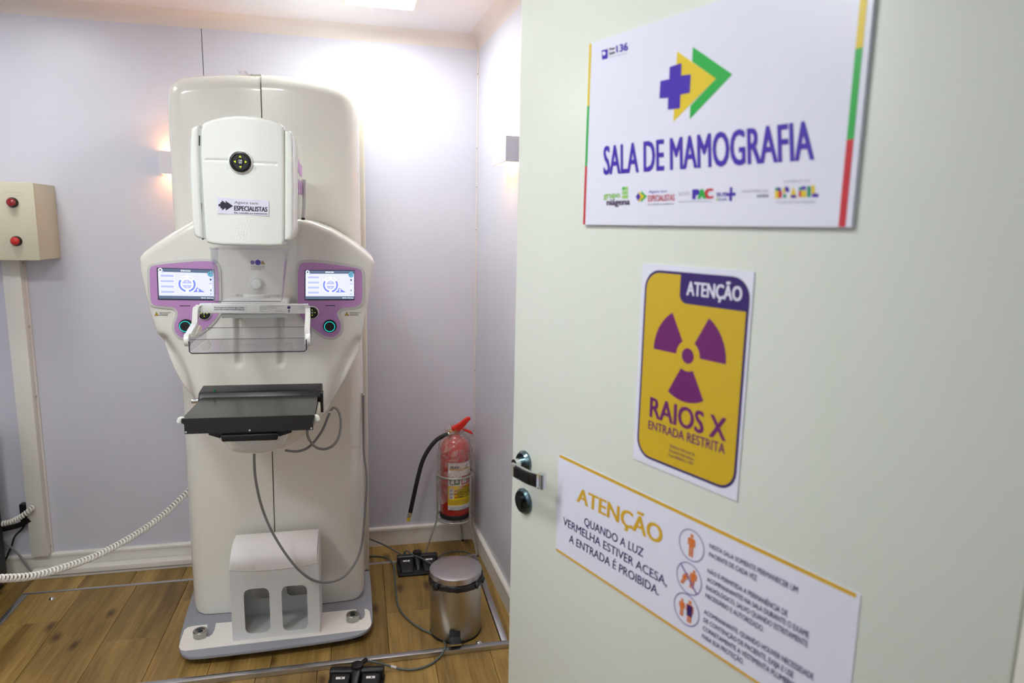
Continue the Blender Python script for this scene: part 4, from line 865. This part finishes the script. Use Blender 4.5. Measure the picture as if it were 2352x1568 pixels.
# ================================================================== THINGS IN THE ROOM
# white box stand on the base
bs = thing('box_stand', (-.285, 2.29, ZB1), 'white box stand with two rounded front openings and foam top on the machine base', 'box')
YX = 2.222; X0, X1 = -.4255, -.1455; z0 = ZB1 + .0024; zt1 = .318
def holed(mb, x0, x1, z0, z1, holes, y0, y1, arch=0):
    """plate with rounded openings, made of strips between the openings"""
    n = 24
    xs = sorted(set([x0, x1] + [round(h[0] + (h[1] - h[0]) * k / n, 5) for h in holes for k in range(n + 1)]))
    for a_, b_ in zip(xs[:-1], xs[1:]):
        def edges(x, side):
            for h in holes:
                if h[0] - 1e-6 <= (a_ + b_) / 2 <= h[1] + 1e-6:
                    d = min(x - h[0], h[1] - x); r = h[4]; k = 0 if d >= r else r - math.sqrt(max(r * r - (r - d) ** 2, 0)); return h[2] + k, h[3] - k
            return None
        def top(x): return z1 - arch * (1 - ((x - (x0 + x1) / 2) / ((x1 - x0) / 2)) ** 2)
        ea, eb = edges(a_, 0), edges(b_, 0)
        if ea is None: mb.pxz([(a_, z0), (b_, z0), (b_, top(b_)), (a_, top(a_))], y0, y1)
        else:
            mb.pxz([(a_, z0), (b_, z0), (b_, eb[0]), (a_, ea[0])], y0, y1); mb.pxz([(a_, ea[1]), (b_, eb[1]), (b_, top(b_)), (a_, top(a_))], y0, y1)
    return mb
def hole(pts, Y):
    q = xz(pts, Y); return (q[0][0], q[1][0], q[1][1], q[0][1], .02)
h1 = hole([(559, 1354), (622, 1450)], YX); h2 = hole([(646, 1347), (708, 1443)], YX)
holed(MB(), X0, X1, z0, zt1, (h1, h2), YX, YX + .003, .012).build('front_panel', 'card', bs)
holed(MB(), X0, X1, z0, .36, ((h1[0], h1[1], .12, h1[3] + .01, .02), (h2[0], h2[1], .12, h2[3] + .01, .02)), 2.368, 2.371).build('back_panel', 'card', bs)
sp = [(YX + .003, z0), (2.368, z0), (2.368, .36), (2.335, .368), (2.29, .362), (2.25, .343), (YX + .003, zt1)]
MB().pyz(sp, X0, X0 + .003).build('side_panel', 'card', bs); MB().pyz(sp, X1 - .003, X1).build('side_panel', 'card', bs)
MB().box(X0 + .003, X1 - .003, YX + .003, 2.368, z0, z0 + .003).build('bottom_panel', 'card', bs)
# foam cushion: domed over the front edge
fo = [(YX - .001, zt1 - .004), (YX - .001, .335), (YX + .010, .352), (YX + .035, .366), (YX + .075, .374), (2.350, .374), (2.366, .366), (2.366, .30), (YX + .004, .30)]
fm = MB(); nn = 14
for k in range(nn):
    def sec(t):
        x = X0 + .0035 + (X1 - X0 - .007) * t; dr_ = .012 * (1 - (2 * t - 1) ** 2); return [(x, y_, z_ - (dr_ if z_ < zt1 + .001 and y_ < YX else 0)) for y_, z_ in fo]
    fm.prism(sec(k / nn), sec((k + 1) / nn))
fm.build('foam_cushion', 'foam', bs, smooth=True, angle=50)
fe = MB(); pts = [(X0 + (X1 - X0) * k / 14, YX - .0018, zt1 - .004 - .012 * (1 - (2 * k / 14 - 1) ** 2)) for k in range(15)]
fe.tube(pts, .0009, 6, sub=1).build('film_edge', 'ivory', bs)
MB().tube([(X1 - .001, YX, zt1 - .002), (X1 + .0012, YX + .004, .36)], .0012, 6).build('film_edge', 'ivory', bs)

# pedal bin and its liner
BX, BY, BR = .318, 2.216, .0895
bn = thing('pedal_bin', (BX, BY, ZP), 'small round brushed steel pedal bin on the platform in front of the corner', 'bin')
MB().lathe([(0, .002), (BR - .002, .002), (BR, .006), (BR, .205), (BR - .003, .208), (BR - .004, .205)], (BX, BY, ZP), 56).build('bin_body', 'steel', bn, smooth=True, angle=40)
MB().lathe([(0, 0), (BR + .0005, 0), (BR + .0012, .003), (BR + .0012, .007), (BR, .009)], (BX, BY, ZP), 56).build('bin_base_ring', 'black', bn, smooth=True)
MB().lathe([(BR - .002, .213), (BR + .001, .213), (BR + .001, .232), (BR - .0005, .2345), (BR - .003, .2352), (BR * .8, .2362), (BR * .5, .2368), (BR * .25, .2372), (0, .2374)], (BX, BY, ZP), 56, fn=lambda t, r, h: r).build('bin_lid', 'steel2', bn, smooth=True, angle=14)
pxv = aZ(1038, 1462, ZP + .02)
MB().pyz([(BY - BR + .002, ZP + .055), (BY - BR - .006, ZP + .03), (BY - BR - .022, ZP + .021), (BY - BR - .03, ZP + .019), (BY - BR - .03, ZP + .014), (BY - BR - .02, ZP + .016), (BY - BR + .002, ZP + .02)], BX - .033, BX + .004).build('bin_pedal', 'cabinet', bn, bevel=.0012, seg=2)  # black colour stands in for the dark reflection on the pedal
MB().box(BX - .033, BX + .004, BY - BR - .0315, BY - BR - .0285, ZP + .0135, ZP + .0195).build('pedal_edge', 'chrome', bn)
MB().box(BX - .028, BX + .006, BY - BR - .016, BY - BR + .004, ZP + .0006, ZP + .013).build('pedal_block', 'rubber', bn)
MB().tube([(BX + (BR + .0006) * math.cos(2 * math.pi * k / 64), BY + (BR + .0006) * math.sin(2 * math.pi * k / 64), ZP + .2325) for k in range(64)], .0013, 6, closed=True).build('lid_rim_highlight', 'chrome', bn, smooth=True)  # bright ring added to draw the highlight along the lid's rim
def crinkle(t, r, h): return r + .002 * math.sin(3 * t + 1) * math.sin(7 * t) + .0012 * math.sin(19 * t + h * 300) + .0035 * max(0, math.cos(t - 5.9)) ** 2
ln = MB().lathe([(BR + .0008, -.014), (BR + .0035, -.016), (BR + .006, -.008), (BR + .0055, .001), (BR + .0025, .005), (BR + .0012, .004)], (BX, BY, ZP + .207), 90, fn=lambda t, r, h: crinkle(t, r, h) if r > BR + .002 else r)
for (ang, rr) in ((math.radians(218), .016), (math.radians(310), .014), (math.radians(335), .013)):
    cx_, cy_ = BX + (BR + .007) * math.cos(ang), BY + (BR + .007) * math.sin(ang)
    ln.lathe([(0, rr * .8), (rr * .5, rr * .6), (rr * .75, .0), (rr * .5, -rr * .8), (0, -rr)], (cx_, cy_, ZP + .203), 12, fn=lambda t, r, h: r * (1 + .25 * math.sin(3 * t + h * 90)))
tag(ln.build('bin_liner', 'bag', None, smooth=True, angle=70), 'crumpled black plastic bag folded over the rim of the steel bin', 'bag')

# fire extinguisher and its wire stand
EX, EY, ER = .404, 2.855, .0655
ZE0 = .166
es = thing('extinguisher_stand', (EX, EY, 0), 'grey wire stand with two rings holding the fire extinguisher in the corner', 'stand')
RR = .0815
def ring(z): return [(EX + RR * math.cos(2 * math.pi * k / 40), EY + RR * math.sin(2 * math.pi * k / 40), z) for k in range(40)]
MB().tube(ring(.363), .0043, 8, closed=True).build('ring', 'wire', es, smooth=True); MB().tube(ring(.16), .0043, 8, closed=True).build('ring', 'wire', es, smooth=True)
for a_ in (0, 60, 120):
    t = math.radians(a_ + 15); MB().cyl((EX + RR * math.cos(t), EY + RR * math.sin(t), .1605), (EX - RR * math.cos(t), EY - RR * math.sin(t), .1605), .003, n=8).build('cross_wire', 'wire', es)
for top, foot in (((.3225, 2.835), (.266, 2.815)), ((.462, 2.788), (.492, 2.772)), ((.436, 2.933), (.452, 2.934))):
    lg = MB().tube([(top[0], top[1], .363), (top[0], top[1], .26), (top[0], top[1], .165), (top[0] + (foot[0] - top[0]) * .5, top[1] + (foot[1] - top[1]) * .5, .085), (foot[0], foot[1], .004)], .0042, 8, sub=4).build('leg', 'wire', es, smooth=True)
    MB().cyl((foot[0], foot[1], .0003), (foot[0], foot[1], .008), .006, n=10).build('foot', 'rubber', lg)
ex = thing('fire_extinguisher', (EX, EY, ZE0), 'red fire extinguisher with black hose, half wrapped in clear film, in the corner', 'fire extinguisher')
MB().lathe([(0, .0), (ER - .006, .0), (ER, .006), (ER, .302), (ER - .004, .325), (ER - .014, .344), (ER - .03, .357), (.022, .363), (.018, .372), (0, .372)], (EX, EY, ZE0), 48).build('cylinder', 'ext_red', ex, smooth=True, angle=45)
MB().lathe([(ER + .0005, .0), (ER + .0015, .001), (ER + .0015, .019), (ER, .021)], (EX, EY, ZE0), 48).build('base_ring', 'rubber', ex, smooth=True)
a0 = math.atan2(-EY, -EX)
def cylp(px, py, off=.0008):
    """pixel on the bottle -> point on the bottle's surface"""
    r = ER + off; d = ray(px, py); A_ = d[0] ** 2 + d[1] ** 2; B_ = -2 * (d[0] * EX + d[1] * EY); C_ = EX ** 2 + EY ** 2 - r * r
    q = B_ * B_ - 4 * A_ * C_; t = (-B_ - math.sqrt(max(q, 0))) / (2 * A_); p = CAM + d * t; return math.atan2(p[1] - EY, p[0] - EX), p[2]
def patch(x0, x1, y0, y1, m, name, off, n=10):
    t0, za = cylp(x0, y0); t1, _ = cylp(x1, y0); _, zb__ = cylp(x0, y1); r = ER + off; mb = MB()
    A_ = [(EX + r * math.cos(t0 + (t1 - t0) * k / n), EY + r * math.sin(t0 + (t1 - t0) * k / n)) for k in range(n + 1)]
    for k in range(n): mb.ngon([(A_[k][0], A_[k][1], zb__), (A_[k + 1][0], A_[k + 1][1], zb__), (A_[k + 1][0], A_[k + 1][1], za), (A_[k][0], A_[k][1], za)])
    return mb.build(name, m, ex, smooth=True)
def ctext(s, x0, x1, y0, y1, m, off=.0024, bold=0):
    t0, za = cylp(x0, y0); t1, _ = cylp(x1, y0); _, zb__ = cylp(x0, y1); r = ER + off
    text(s, lambda u, v: (EX + r * math.cos(t0 + (t1 - t0) * u), EY + r * math.sin(t0 + (t1 - t0) * u), zb__ + (za - zb__) * v), m, ex, bold)
patch(1028.5, 1081, 1061.5, 1171.5, 'ink', 'label_border', .0006); patch(1029.5, 1080.5, 1062.5, 1170.5, 'paper', 'label', .001)
patch(1029, 1080, 1115, 1160, 'yellow', 'label_field', .0014)
patch(1033, 1056, 1097, 1113, 'green', 'label_field', .0014); patch(1060, 1080, 1093, 1113, 'lred', 'label_field', .0014)
patch(1036, 1043, 1101, 1111, 'paper', 'label_pictogram', .0018); patch(1046, 1053, 1102, 1109, 'paper', 'label_pictogram', .0018); patch(1062, 1071, 1100, 1109, 'paper', 'label_pictogram', .0018)
patch(1032, 1077, 1076, 1079.5, 's_gold', 'label_field', .0014); patch(1032, 1042.5, 1121, 1145, 'paper', 'label_pictogram', .0018)
for y_ in (1124, 1132, 1140): patch(1034, 1040, y_, y_ + 4, 's_grey', 'label_pictogram', .0022)
ctext('NUNK', 1035, 1056, 1070, 1075.5, 'ink', bold=.03); ctext('INSPECIONADO', 1033, 1060, 1064.5, 1067, 's_grey')
ctext('MODO DE USO', 1055, 1080, 1117, 1120.5, 'lred', bold=.03)
for s, y_ in (('LEVE O EXTINTOR', 1123), ('E PUXE A TRAVA', 1127.5), ('SEGURE A MANGUEIRA', 1131.5), ('GATILHO ATÉ O FIM', 1135.5), ('DIRIJA O JATO', 1140)): ctext(s, 1050, 1078, y_, y_ + 3, 'ink', bold=.02)
for y_ in (1126.5, 1134.5, 1141.5): ctext('>', 1045, 1048.5, y_ - 1.5, y_ + 2.2, 'lred', bold=.08)
for k in range(4): ctext('LEIA COM ATENÇÃO AS INSTRUÇÕES DE USO', 1031, 1076, 1148 + 2.8 * k, 1149.6 + 2.8 * k, 'x_dark')
for k in range(3): ctext('MANTER EM LOCAL VISÍVEL E SINALIZADO', 1031, 1070, 1163 + 2.6 * k, 1164.6 + 2.6 * k, 'ink')
ZV = ZE0 + .372
MB().cyl((EX, EY, ZV - .002), (EX, EY, ZV + .028), .0115, n=14).cyl((EX - .03, EY - .005, ZV + .014), (EX + .022, EY, ZV + .014), .008, n=12).build('valve', 'brass', ex, smooth=True)
kx_ = lambda P: crop(960, 940, .20408, P)
MB().pxz(xz(kx_([(378, 200), (430, 172), (470, 150), (505, 118), (540, 93), (575, 82), (592, 92), (588, 108), (565, 130), (530, 175), (495, 215), (455, 243), (380, 235)]), EY), EY - .011, EY + .011).build('upper_lever', 'lever_red', ex, bevel=.002, seg=2)
MB().pxz(xz(kx_([(505, 218), (530, 218), (570, 232), (605, 248), (618, 268), (608, 276), (575, 262), (540, 246), (505, 236)]), EY), EY - .009, EY + .009).build('lower_lever', 'lever_red', ex, bevel=.0015, seg=2)
p = aY(*kx_([(485, 262)])[0], EY - .014); MB().cyl((p[0], EY - .010, p[2]), (p[0], EY - .018, p[2]), .0075, n=16).build('gauge', 'chrome', ex, smooth=True, angle=30)
MB().tube([aY(*q, EY) for q in kx_([(385, 200), (372, 175), (368, 158), (385, 158), (410, 178)])], .0012, 6).build('safety_pin', 'brass', ex, smooth=True)
hz_ = [aY(1033, 996, EY - .005), aY(1020, 1000, EY - .008), aY(1003, 1010, EY - .012), aY(985, 1031, EY - .02), aY(970, 1060, EY - .025), aY(959, 1100, EY - .03), aY(950, 1140, EY - .03), aY(942, 1178, EY - .03)]
MB().tube(hz_, .0092, 12).build('hose', 'rubber', ex, smooth=True, angle=80, label='black rubber hose')
MB().cyl(aY(1030, 997, EY - .006), aY(1042, 993, EY - .004), .0098, n=14).build('hose_fitting', 'chrome', ex, smooth=True)
MB().cyl(aY(942.5, 1176, EY - .03), aY(939.5, 1187, EY - .03), .0095, n=14).build('hose_ferrule', 'chrome', ex, smooth=True)
MB().cyl(aY(939.5, 1187, EY - .03), aY(937.5, 1196, EY - .03), .0078, .0065, 14).build('nozzle', 'yellow', ex, smooth=True, label='yellow nozzle tip')
rnd = random.Random(3); ph = [(rnd.uniform(0, 6.28), rnd.randint(2, 9), rnd.uniform(8, 60)) for _ in range(9)]
def film(t, r, h):
    r = r + .0026 * abs(math.sin(6 * t + 75 * h)) - .002 * abs(math.sin(11 * t - 110 * h + 1))
    return r + .0022 * sum(math.sin(k * t + h * q + p_) for p_, k, q in ph) * .6 + (.004 * max(0, math.sin(t * 2 + h * 20)))
FL = MB(); prof = [(ER + .006 + (.006 if k < 3 else 0), .130 + .0112 * k) for k in range(17)] + [(ER + .004, .324), (ER - .003, .345), (ER - .016, .362), (.034, .372), (.030, .380), (.040, .392), (.044, .40)]
FL.lathe(prof, (EX, EY, ZE0), 72, fn=film)
# the film's lower hem runs slantwise
hem = lambda p_: max(0, math.cos(math.atan2(p_[1] - EY, p_[0] - EX) - (a0 - .9)))
FL.v = [(p_[0], p_[1], p_[2] - (.075 * hem(p_) - .04 * max(0, math.cos(math.atan2(p_[1] - EY, p_[0] - EX) - (a0 + .35)))) * max(0, 1 - (p_[2] - ZE0 - .130) / .12)) for p_ in FL.v]
FL.build('plastic_film', 'wrap', ex, smooth=True, angle=80, label='torn clear plastic film wrap')

# foot pedals
def foot_pedal(cx_, cy_, zf, rot, label, hub_side):
    T = Matrix.Translation((cx_, cy_, zf)) @ Matrix.Rotation(rot, 4, 'Z')
    fp = thing('foot_pedal', (cx_, cy_, zf), label, 'foot pedal', 'black double foot pedals')
    W, D = .088, .068
    MB(T).pxy([(-W + .004, -D), (W - .004, -D), (W, -.02), (W, D - .012), (.03, D), (-.03, D), (-W, D - .012), (-W, -.02)], .0008, .007).build('pedal_base', 'black', fp, bevel=.002, seg=2)
    MB(T).pyz([(.03, .006), (.036, .034), (.046, .038), (D - .004, .034), (D - .001, .006)], -W + .003, W - .003).build('pedal_housing', 'black', fp, bevel=.004, seg=3)
    MB(T).prism([(-.009, -.035, .006), (.009, -.035, .006), (.02, .05, .006), (-.02, .05, .006)], [(-.005, -.03, .012), (.005, -.03, .012), (.015, .05, .045), (-.015, .05, .045)]).build('pedal_divider', 'black', fp, bevel=.003, seg=2)
    MB(T).cyl((0, .052, .01), (0, .052, .048), .019, n=24).build('pedal_hub', 'black', fp, bevel=.002, seg=2)
    for s in (-1, 1):
        cx2 = s * .047
        pt = MB(T).prism([(cx2 - .026, -.052, .007), (cx2 + .026, -.052, .007), (cx2 + .031, .03, .007), (cx2 - .031, .03, .007)], [(cx2 - .022, -.046, .014), (cx2 + .022, -.046, .014), (cx2 + .028, .032, .030), (cx2 - .028, .032, .030)]).build('pedal_tread', 'rubber', fp, bevel=.004, seg=3)
        q = lambda u, v, o: (cx2 - .014 + .028 * u - 0, .010 + .009 * v, .014 + (.010 + .009 * v + .046) / .078 * .016 + o)
        MB(T).ngon([q(0, 0, .0004), q(1, 0, .0004), q(1, 1, .0004), q(0, 1, .0004)]).build('pedal_label', 'paper', pt)
        MB(T).ngon([q(.6 + .1 * math.cos(k), .5 + .28 * math.sin(k), .0007) for k in [i * math.pi / 5 for i in range(10)]]).build('label_dot', 'ink', pt)
    return fp, T
c1 = aZ(961, 1302, ZP + .02)
fp1, T1_ = foot_pedal(c1[0] + .001, 2.685, ZP + .0004, -.02, 'black double foot pedal behind the steel bin at the platform edge', 1)
c2 = aZ(818, 1568, .02)
fp2, T2_ = foot_pedal(c2[0] - .004, 1.985, .0003, -.15, 'black double foot pedal on the floor at the bottom edge, in front of the platform', 1)
g = lambda px, py, z: aZ(px, py, z)
cbl('cable', [T1_ @ Vector((-.05, .055, .03)), T1_ @ Vector((-.053, .06, .044)), g(925, 1274, .046), aY(905, 1263, 2.78), aY(880, 1250, 2.80), aY(858, 1241, 2.79), aY(836, 1232, 2.76)], .0034, 'cable_dark', fp1)
cbl('cable', [T1_ @ Vector((-.05, .052, .036)), T1_ @ Vector((-.045, .056, .052)), g(948, 1273, .056), g(968, 1282, .055), g(988, 1293, .048), g(1000, 1299, .03), g(1012, 1300, .024)], .0034, 'cable_dark', fp1)
cbl('cable', [g(995, 1288, .03), g(1015, 1273, .018), g(1040, 1266.5, .006), g(1064, 1266, .005), g(1080, 1272, .005), g(1088, 1284, .006)], .0034, 'cable_dark', fp1)
MB(T2_).tube([(.006, .066, .034), (.014, .08, .034), (.022, .095, .033)], .0075, 12).build('strain_relief', 'rubber', fp2, smooth=True)
e_ = T2_ @ Vector((.021, .093, .033))
cbl('cable', [e_, g(860, 1520, .03), g(885, 1526, .02), g(915, 1535, .009), g(950, 1537, .006), g(985, 1527, .006), g(1010, 1508, .008), g(1022, 1488, .028), g(1021, 1474, ZP + .005), g(1003, 1460, ZP + .005), g(965, 1442, ZP + .005), g(930, 1415, ZP + .005), g(914, 1388, ZP + .005), g(909, 1355, ZP + .005), g(907, 1325, ZP + .005), g(904, 1300, ZP + .006), g(893, 1283, .012), g(872, 1277.5, .005), g(842, 1277, .005)], .0036, 'cable_dark', fp2, 'dark grey pedal cable')
MB().tube([g(898, 1529.5, .016), g(910, 1533, .012)], .0042, 8).build('cable_tag', 'paper', fp2)

# control box on the back wall with its cable trunking
XB0, XB1 = -1.40, -1.108; zb0, zb1 = 1.284, 1.555
cbx = thing('control_box', ((XB0 + XB1) / 2, YB, zb0), 'beige metal control box with two red buttons on the back wall at left', 'control box')
MB().box(XB0, XB1 - .004, 2.785, YB - .0005, zb0, zb1).build('enclosure', 'beige', cbx, bevel=.002, seg=2)
MB().box(XB0 - .001, XB1 - .001, 2.772, 2.7835, zb0 - .001, zb1 + .001).build('box_door', 'beige', cbx, bevel=.003, seg=2)
for px, py, m in ((26, 464.5, 'darkred'), (35, 553.5, 'red')):
    p = aY(px, py, 2.76); bt_ = MB().lathe([(.0175, .0125), (.0175, .004), (.0155, .0), (.013, .0)], (p[0], 2.76, p[2]), 28, 'y').build('button_collar', 'black', cbx, smooth=True)
    MB().lathe([(.0142, .002), (.0142, -.005), (.012, -.0085), (.006, -.0105), (0, -.011)], (p[0], 2.76, p[2]), 28, 'y').build('push_button', m, bt_, smooth=True, label='red push button')
emb = MB(); q = aY(30, 445, 2.772)
emb.tube([(q[0] + .033 * math.cos(k * math.pi / 12), 2.7722, q[2] + .006 * math.sin(k * math.pi / 12)) for k in range(24)], .0007, 6, closed=True); emb.build('embossed_oval', 'beige', cbx)
tk = thing('cable_trunking', (-1.265, YB, .09), 'white vertical cable trunking running down the wall below the beige control box', 'cable trunking')
MB().box(-1.299, -1.2385, 2.92, YB - .0005, .0885, zb0 - .002).build('trunking_cover', 'trim', tk, bevel=.002, seg=2)
for zz in (1.265, 1.02, .745, .12): MB().cyl((-1.2385, 2.945, zz), (-1.2355, 2.945, zz), .004, n=8).build('screw', 'wire', tk)
MB().box(-1.2385, -1.232, 2.951, YB - .0005, .0885, zb0 - .002).build('sealant_edge', 'cove', tk)
ft = thing('floor_trunking', (-1.0, 2.92, 0), 'white low cable trunking lying on the floor along the back baseboard at left', 'cable trunking')
MB().box(-1.298, -.60, 2.90, 2.944, .0004, .034).build('trunking_body', 'trim', ft, bevel=.002, seg=2); MB().box(-1.299, -.60, 2.8988, 2.9002, .012, .0145).build('trunking_groove', 'dark_joint', ft)
# dark cabinet cut by the left edge
cab = thing('equipment_cabinet', (-1.6, 2.4, 0), 'black equipment cabinet cut off by the left edge of the picture', 'cabinet')
MB().box(-1.95, -1.372, 1.95, 2.885, .02, .62).build('cabinet_body', 'cabinet', cab, bevel=.004, seg=2); MB().box(-1.93, -1.385, 1.97, 2.87, .0005, .02).build('plinth', 'black', cab)
MB().box(-1.96, -1.369, 1.94, 2.888, .62, .64).build('cabinet_top', 'cabinet', cab, bevel=.003, seg=2)
# socket, conduit and loose leads beside the trunking
sk = thing('wall_socket', (-1.33, YB, .27), 'black socket box on the wall half hidden behind the white trunking', 'socket')
p0_, p1_ = aY(43, 1159, 2.93), aY(71, 1197, 2.93)
MB().box(p0_[0], -1.300, 2.93, YB - .0005, p1_[2], p0_[2]).build('socket_box', 'black', sk, bevel=.002, seg=2)
MB().box(p0_[0] + .006, -1.304, 2.926, 2.931, p1_[2] + .008, p0_[2] - .006).build('plug', 'black', sk)
def helix(path, R, pitch, r, n=6, per=12):
    P = spline(path, 24); L = [0]
    for a_, b_ in zip(P[:-1], P[1:]): L.append(L[-1] + (b_ - a_).length)
    tot = L[-1]; out = []; i = 0; up = Vector((0, 0, 1)); N = int(tot / pitch * per)
    for k in range(N + 1):
        s = tot * k / N
        while i < len(L) - 2 and L[i + 1] < s: i += 1
        f = (s - L[i]) / max(L[i + 1] - L[i], 1e-9); c_ = P[i].lerp(P[i + 1], f); d = (P[i + 1] - P[i]).normalized()
        a_ = d.cross(up).normalized(); b_ = a_.cross(d); t = 2 * math.pi * s / pitch
        Rr = R(s / tot) if callable(R) else R
        out.append(c_ + (a_ * math.cos(t) + b_ * math.sin(t)) * Rr)
    return MB().tube(out, r, n, smooth=False)
cc_ = helix([aY(-150, 1322, 1.66), aY(-60, 1329, 1.76), aY(0, 1328, 1.85), aY(70, 1323, 1.95), aY(140, 1305, 2.06), aY(220, 1276, 2.2), aY(300, 1234, 2.36), aY(370, 1186, 2.51), aY(418, 1142, 2.62), aY(436, 1124, 2.66)], .0084, .0150, .0031)
tag(cc_.build('coiled_cable', 'trim', None, smooth=True, angle=80), 'white coiled cable drooping from the left side of the machine', 'cable')
cw = helix([aY(-30, 1208, 2.89), aY(8, 1202, 2.885), aY(30, 1196, 2.885), aY(52, 1184, 2.885), aY(68, 1171, 2.895), aY(76, 1164, 2.91)], .0078, .0098, .0036, 6, 10)
tag(cw.build('corrugated_conduit', 'trim', None, smooth=True, angle=80), 'white ribbed conduit curving out from behind the trunking at lower left', 'conduit')
tag(MB().tube([aY(70, 1192, 2.925), aY(45, 1205, 2.93), aY(10, 1214, 2.93), aY(-30, 1222, 2.93)], .011, 8).build('power_lead', 'rubber', None, smooth=True), 'thick black power lead from the socket box, just under the ribbed conduit', 'cable')
tag(MB().tube([aY(62, 1196, 2.93), aY(50, 1215, 2.935), aY(34, 1232, 2.935), aY(26, 1255, 2.935), aY(14, 1282, 2.93), aY(6, 1300, 2.93)], .0038, 8).build('thin_lead', 'rubber', None, smooth=True), 'thin black lead hanging down the wall from the socket box', 'cable')
tag(MB().tube([aY(0, 1236, 2.915), aY(20, 1252, 2.915), aY(42, 1272, 2.915), aY(60, 1297, 2.915), aY(78, 1318, 2.91)], .004, 8).build('grey_lead', 'cable', None, smooth=True), 'thin grey lead running diagonally over the baseboard beside the black cabinet', 'cable')
# scrap of clear tape on top of the column
tp2 = [aY(545, 160, 2.45), aY(572, 165, 2.44), aY(590, 178, 2.42), aY(594, 190, 2.40)]
tm = MB()
for a_, b_ in zip(tp2[:-1], tp2[1:]): tm.add([a_, b_, b_ + np.array([.004, 0, -.012]), a_ + np.array([.004, 0, -.012])], [(0, 1, 2, 3)])
tag(tm.build('clear_tape', 'wrap', None), 'scrap of clear tape sticking up from the top of the machine column', 'tape')
